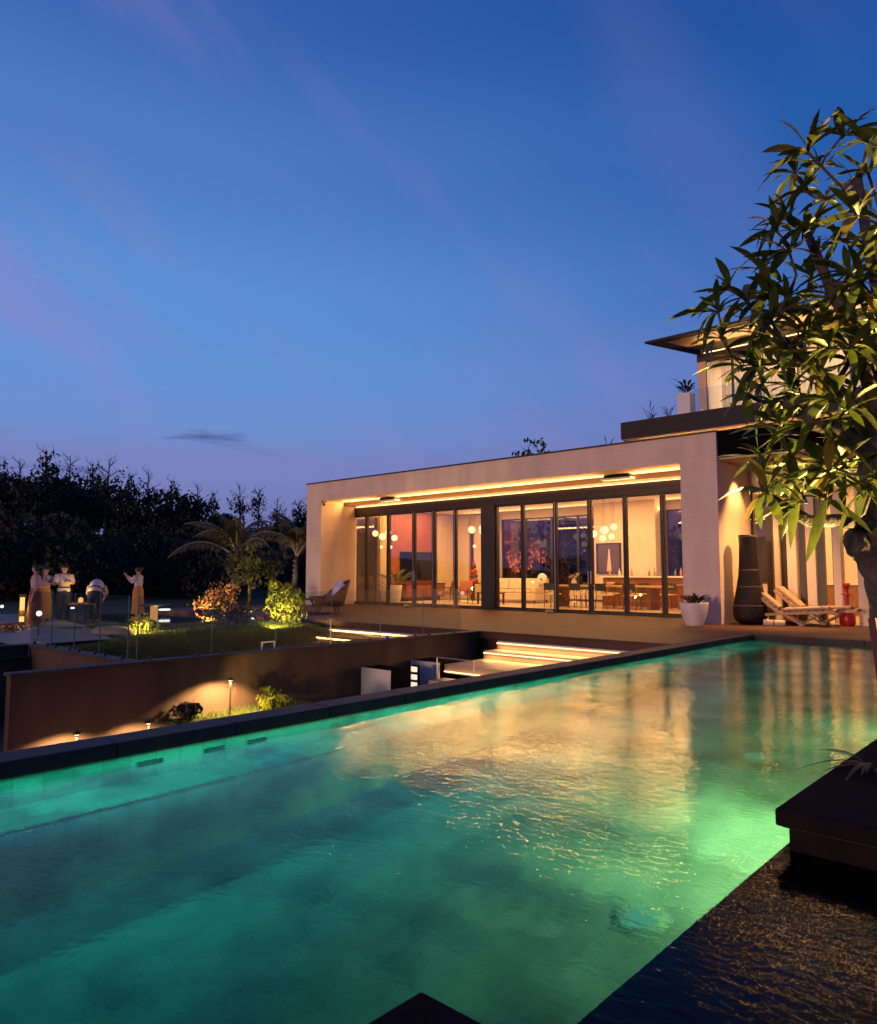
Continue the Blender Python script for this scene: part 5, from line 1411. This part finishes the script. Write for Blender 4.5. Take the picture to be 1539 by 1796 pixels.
def hand_chains(w, d, side, s):
    """w wrist, d direction of the hand, side = thumb side; palm, four unequal bent fingers and a thumb"""
    d = d.normalized(); side = (side - d * side.dot(d)).normalized(); n = d.cross(side)
    pk = w + d * .075 * s
    out = [[(*w, .024 * s), (*(w + d * .04 * s), .03 * s), (*pk, .026 * s)]]
    for i, (o_, l_) in enumerate(((.026, .070), (.009, .080), (-.009, .074), (-.026, .058))):
        b = pk + side * o_ * s; t1 = b + d * l_ * .55 * s + n * .008 * s; t2 = t1 + d * l_ * .4 * s + n * .022 * s
        out.append([(*pk, .026 * s), (*(b + d * .012 * s), .0095 * s), (*t1, .0088 * s), (*t2, .0075 * s)])
    tb = w + d * .03 * s + side * .028 * s
    out.append([(*(w + d * .04 * s), .03 * s), (*tb, .012 * s), (*(tb + (d + side * .7) * .03 * s), .0095 * s), (*(tb + (d * 1.2 + side * .5) * .05 * s), .008 * s)])
    return out


def limb_ring(m, pts, radii, n=12): m.tube(pts, radii, n, cap=False)


def loft(m, rings, n=20):
    """rings: (cx, cy, z, rx, ry[, fold])"""
    b = len(m.v)
    for rg in rings:
        cx, cy_, z, rx, ry = rg[:5]; fo = rg[5] if len(rg) > 5 else 0
        for k in range(n):
            a = 2 * math.pi * k / n; q = 1 + fo * math.sin(5 * a + z * 3)
            m.v.append((cx + rx * q * math.cos(a), cy_ + ry * q * math.sin(a), z))
    for i in range(len(rings) - 1):
        for k in range(n):
            k2 = (k + 1) % n; m.f.append((b + i * n + k, b + i * n + k2, b + (i + 1) * n + k2, b + (i + 1) * n + k))


def person(label, H, x, y, face_deg, arms, top, bottom, hair, skirt=True, z=None, head_turn=0, phone=False):
    """standing figure facing +y locally; arms: for each side (elbow, wrist) offsets as fractions of H"""
    t = thing('person', label, 'person', (0, 0, 0))
    h = H
    hp, ch, nk, hd = Vector((0, 0, .53 * h)), Vector((0, .005, .74 * h)), Vector((0, 0, .835 * h)), Vector((0, .012 * h, .925 * h))
    chains = [[(0, 0, .53 * h, .088 * h / 1.0 * .95), (0, 0, .62 * h, .072 * h), (*ch, .082 * h), (0, 0, .80 * h, .06 * h), (*nk, .032 * h), (0, .008 * h, .87 * h, .034 * h), (*hd, .056 * h), (0, .008 * h, .965 * h, .045 * h)]]
    chains.append([(*hd, .056 * h), (0, .070 * h, .915 * h, .010 * h)])                      # nose
    for s in (-1, 1):
        chains.append([(*hd, .056 * h), (s * .062 * h, .0, .918 * h, .012 * h)])             # ears
        chains.append([(0, 0, .53 * h, .0836 * h), (s * .05 * h, 0, .49 * h, .062 * h), (s * .056 * h, .012 * h, .28 * h, .038 * h), (s * .058 * h, -.005 * h, .05 * h, .022 * h), (s * .062 * h, .03 * h, .018 * h, .022 * h), (s * .068 * h, .085 * h, .014 * h, .018 * h)])
        el, wr = arms[0 if s < 0 else 1]
        sh = Vector((s * .112 * h, 0, .80 * h)); e_ = Vector(el) * h; w_ = Vector(wr) * h
        chains.append([(0, 0, .80 * h, .06 * h), (*sh, .036 * h), (*e_, .027 * h), (*w_, .018 * h)])
        hc = hand_chains(w_, (w_ - e_) + Vector((0, 0, .0)), Vector((-s, .4, .3)), h / 1.7)
        hc[0][0] = (*w_, .018 * h)
        chains += hc
    skin_mesh('body', chains, M['skin'], t)
    # face
    for s in (-1, 1):
        m = MB(); m.ball((s * .021 * h, .064 * h, .932 * h), .0065 * h, 8, 6); m.build('eye', M['black'], t, smooth=True)
    m = MB(); m.obox((0, .0655 * h, .894 * h), (.03 * h, .006 * h, .006 * h), (0, 0, 0)); m.build('mouth', M['terracotta'], t)
    # hair: cap that leaves the face open, with length behind
    m = MB(); n = 18; prof = [(.02, .992), (.045, .982), (.062, .955), (.066, .925), (.060, .895)]
    b = len(m.v)
    for r_, z_ in prof:
        for k in range(n):
            a = 2 * math.pi * k / n; f = math.sin(a); rr = r_ * (1.0 if f < .35 else (1.0 if z_ > .945 else .86))
            m.v.append((rr * h * math.cos(a) * .98, rr * h * f * 1.06 + .006 * h - (.012 * h if (f > .35 and z_ < .945) else 0), z_ * h))
    for i in range(len(prof) - 1):
        for k in range(n): m.f.append((b + i * n + k, b + i * n + (k + 1) % n, b + (i + 1) * n + (k + 1) % n, b + (i + 1) * n + k))
    m.f.append(tuple(b + k for k in range(n)))
    if hair == 'long': m.tube([(0, -.035 * h, .93 * h), (0, -.055 * h, .84 * h), (0, -.062 * h, .74 * h)], [.05 * h, .048 * h, .02 * h], 10)
    if hair == 'bun': m.ball((0, -.06 * h, .955 * h), .032 * h, 10, 6)
    m.build('hair', M['hair'], t, smooth=True)
    m = MB(); loft(m, [(0, 0, .50 * h, .108 * h, .085 * h, .02), (0, 0, .56 * h, .102 * h, .078 * h), (0, 0, .63 * h, .090 * h, .068 * h), (0, .004 * h, .73 * h, .106 * h, .078 * h), (0, 0, .80 * h, .112 * h, .066 * h), (0, 0, .828 * h, .05 * h, .045 * h)])
    for s in (0, 1):
        sg = -1 if s == 0 else 1; el = Vector(arms[s][0]) * h; sh = Vector((sg * .10 * h, 0, .80 * h))
        limb_ring(m, [sh, sh.lerp(el, .45), sh.lerp(el, .9)], [.05 * h, .043 * h, .038 * h])
    m.build('shirt', M[top], t, smooth=True)
    m = MB()
    if skirt:
        loft(m, [(0, 0, .61 * h, .086 * h, .066 * h), (0, 0, .54 * h, .112 * h, .092 * h, .01), (0, 0, .40 * h, .118 * h, .10 * h, .04), (0, 0, .22 * h, .122 * h, .105 * h, .07), (0, 0, .07 * h, .132 * h, .115 * h, .09)], 30)
        m.build('skirt', M[bottom], t, smooth=True)
    else:
        loft(m, [(0, 0, .60 * h, .088 * h, .07 * h), (0, 0, .50 * h, .112 * h, .088 * h), (0, 0, .46 * h, .11 * h, .08 * h)])
        for s in (-1, 1): limb_ring(m, [(s * .052 * h, 0, .49 * h), (s * .057 * h, .012 * h, .28 * h), (s * .058 * h, -.004 * h, .045 * h)], [.068 * h, .05 * h, .038 * h])
        m.build('trousers', M[bottom], t, smooth=True)
    m = MB(); loft(m, [(0, 0, .585 * h, .098 * h, .076 * h), (0, 0, .615 * h, .094 * h, .072 * h)]); m.build('sash', M['belt'] if not skirt else M[bottom], t, smooth=True)
    z = gz(x, y) - .005 if z is None else z
    t.location = (x, y, z); t.rotation_euler = (0, 0, R(face_deg - 90))
    return t


DOWN = (((-.135, -.01, .64), (-.13, .04, .49)), ((.135, -.01, .64), (.13, .04, .49)))
FRONT = (((-.145, .05, .66), (-.07, .17, .69)), ((.145, .05, .66), (.06, .17, .67)))
PHONE = (((-.13, .09, .69), (-.05, .24, .83)), ((.13, .10, .69), (.05, .24, .80)))
# bearings in world degrees; image left is about 222, towards the camera about -20
person('woman in a pale top and long rust sarong standing at the left by the lantern', 1.66, -20.75, 7.15, 250, DOWN, 'shirt_lilac', 'sarong', 'long')
person('person in a pale lilac shirt and dark trousers looking down at the lantern table', 1.66, -22.35, 8.45, -25, FRONT, 'shirt_white', 'trousers', 'short', skirt=False)
person('person in a dim lilac top and ochre skirt half hidden beside the pale shirted one', 1.60, -22.55, 8.0, 10, FRONT, 'shirt_lilac', 'skirt', 'bun')
pw = person('woman in a white top and ochre skirt holding up a phone to take a picture', 1.62, -23.3, 11.1, 215, PHONE, 'shirt_white', 'skirt', 'bun')
ph = thing('phone', 'dark phone held up in both hands by the woman in the ochre skirt', 'phone', (0, 0, 0))
m = MB(); m.obox((0, .30 * 1.62, .855 * 1.62), (.155, .009, .078), (R(-8), 0, 0)); m.build('phone_body', M['black'], ph, bevel=.003)
m = MB(); m.obox((0, .30 * 1.62 - .0062, .855 * 1.62 - .001), (.14, .002, .066), (R(-8), 0, 0)); m.build('screen', M['screen'], ph)
ph.location = pw.location; ph.rotation_euler = pw.rotation_euler


def bending(label, H, x, y, face_deg):
    t = thing('person', label, 'person', (0, 0, 0)); h = H
    pel = (0, -.10 * h, .50 * h); ch = (0, .12 * h, .60 * h); nk = (0, .20 * h, .585 * h); hd = (0, .265 * h, .545 * h)
    chains = [[(*pel, .088 * h), (0, 0, .575 * h, .075 * h), (*ch, .082 * h), (*nk, .034 * h), (*hd, .055 * h), (0, .30 * h, .52 * h, .045 * h)], [(*hd, .055 * h), (0, .275 * h, .482 * h, .01 * h)]]
    for s in (-1, 1):
        chains.append([(*hd, .055 * h), (s * .062 * h, .265 * h, .545 * h, .012 * h)])
        chains.append([(*pel, .088 * h), (s * .05 * h, -.09 * h, .46 * h, .062 * h), (s * .06 * h, .0, .27 * h, .038 * h), (s * .06 * h, -.02 * h, .05 * h, .022 * h), (s * .064 * h, .02 * h, .018 * h, .022 * h), (s * .068 * h, .075 * h, .014 * h, .018 * h)])
        w_ = Vector((s * .07 * h, .27 * h, .30 * h)); e_ = Vector((s * .14 * h, .17 * h, .44 * h))
        chains.append([(*ch, .082 * h), (s * .112 * h, .14 * h, .59 * h, .036 * h), (*e_, .027 * h), (*w_, .018 * h)])
        hc = hand_chains(w_, w_ - e_, Vector((-s, 0, .4)), h / 1.7); hc[0][0] = (*w_, .018 * h); chains += hc
    skin_mesh('body', chains, M['skin'], t)
    for s in (-1, 1):
        m = MB(); m.ball((s * .021 * h, .295 * h, .492 * h), .0065 * h, 8, 6); m.build('eye', M['black'], t, smooth=True)
    m = MB(); m.obox((0, .262 * h, .486 * h), (.03 * h, .006 * h, .006 * h), (0, 0, 0)); m.build('mouth', M['terracotta'], t)
    m = MB(); m.ball((0, .275 * h, .565 * h), .062 * h, 14, 8, sz=.9); m.build('hair', M['hair'], t, smooth=True)
    m = MB(); limb_ring(m, [(0, -.07 * h, .515 * h), (0, .0, .575 * h), (0, .10 * h, .605 * h), (0, .175 * h, .595 * h)], [.115 * h, .10 * h, .112 * h, .055 * h], 20)
    for s in (-1, 1): limb_ring(m, [(s * .10 * h, .13 * h, .59 * h), (s * .125 * h, .155 * h, .52 * h), (s * .138 * h, .168 * h, .455 * h)], [.05 * h, .043 * h, .038 * h])
    m.build('shirt', M['shirt_white'], t, smooth=True)
    m = MB(); limb_ring(m, [(0, -.075 * h, .51 * h), (0, -.05 * h, .535 * h)], [.122 * h, .118 * h], 20); m.build('sash', M['belt'], t, smooth=True)
    m = MB(); limb_ring(m, [(0, -.15 * h, .47 * h), (0, -.12 * h, .49 * h), (0, -.075 * h, .51 * h)], [.06 * h, .105 * h, .118 * h], 18); m.build('shirt_tail', M['shirt_white'], t, smooth=True)
    m = MB()
    limb_ring(m, [(0, -.115 * h, .40 * h), (0, -.11 * h, .46 * h), (0, -.10 * h, .50 * h)], [.10 * h, .115 * h, .112 * h], 18)
    for s in (-1, 1): limb_ring(m, [(s * .05 * h, -.10 * h, .44 * h), (s * .06 * h, 0, .27 * h), (s * .06 * h, -.02 * h, .045 * h)], [.07 * h, .052 * h, .04 * h])
    m.build('trousers', M['trousers'], t, smooth=True)
    t.location = (x, y, gz(x, y) - .005); t.rotation_euler = (0, 0, R(face_deg - 90))


bending('man in a white shirt with a dark blue sash bending forward on the lawn', 1.72, -21.75, 9.1, 150)
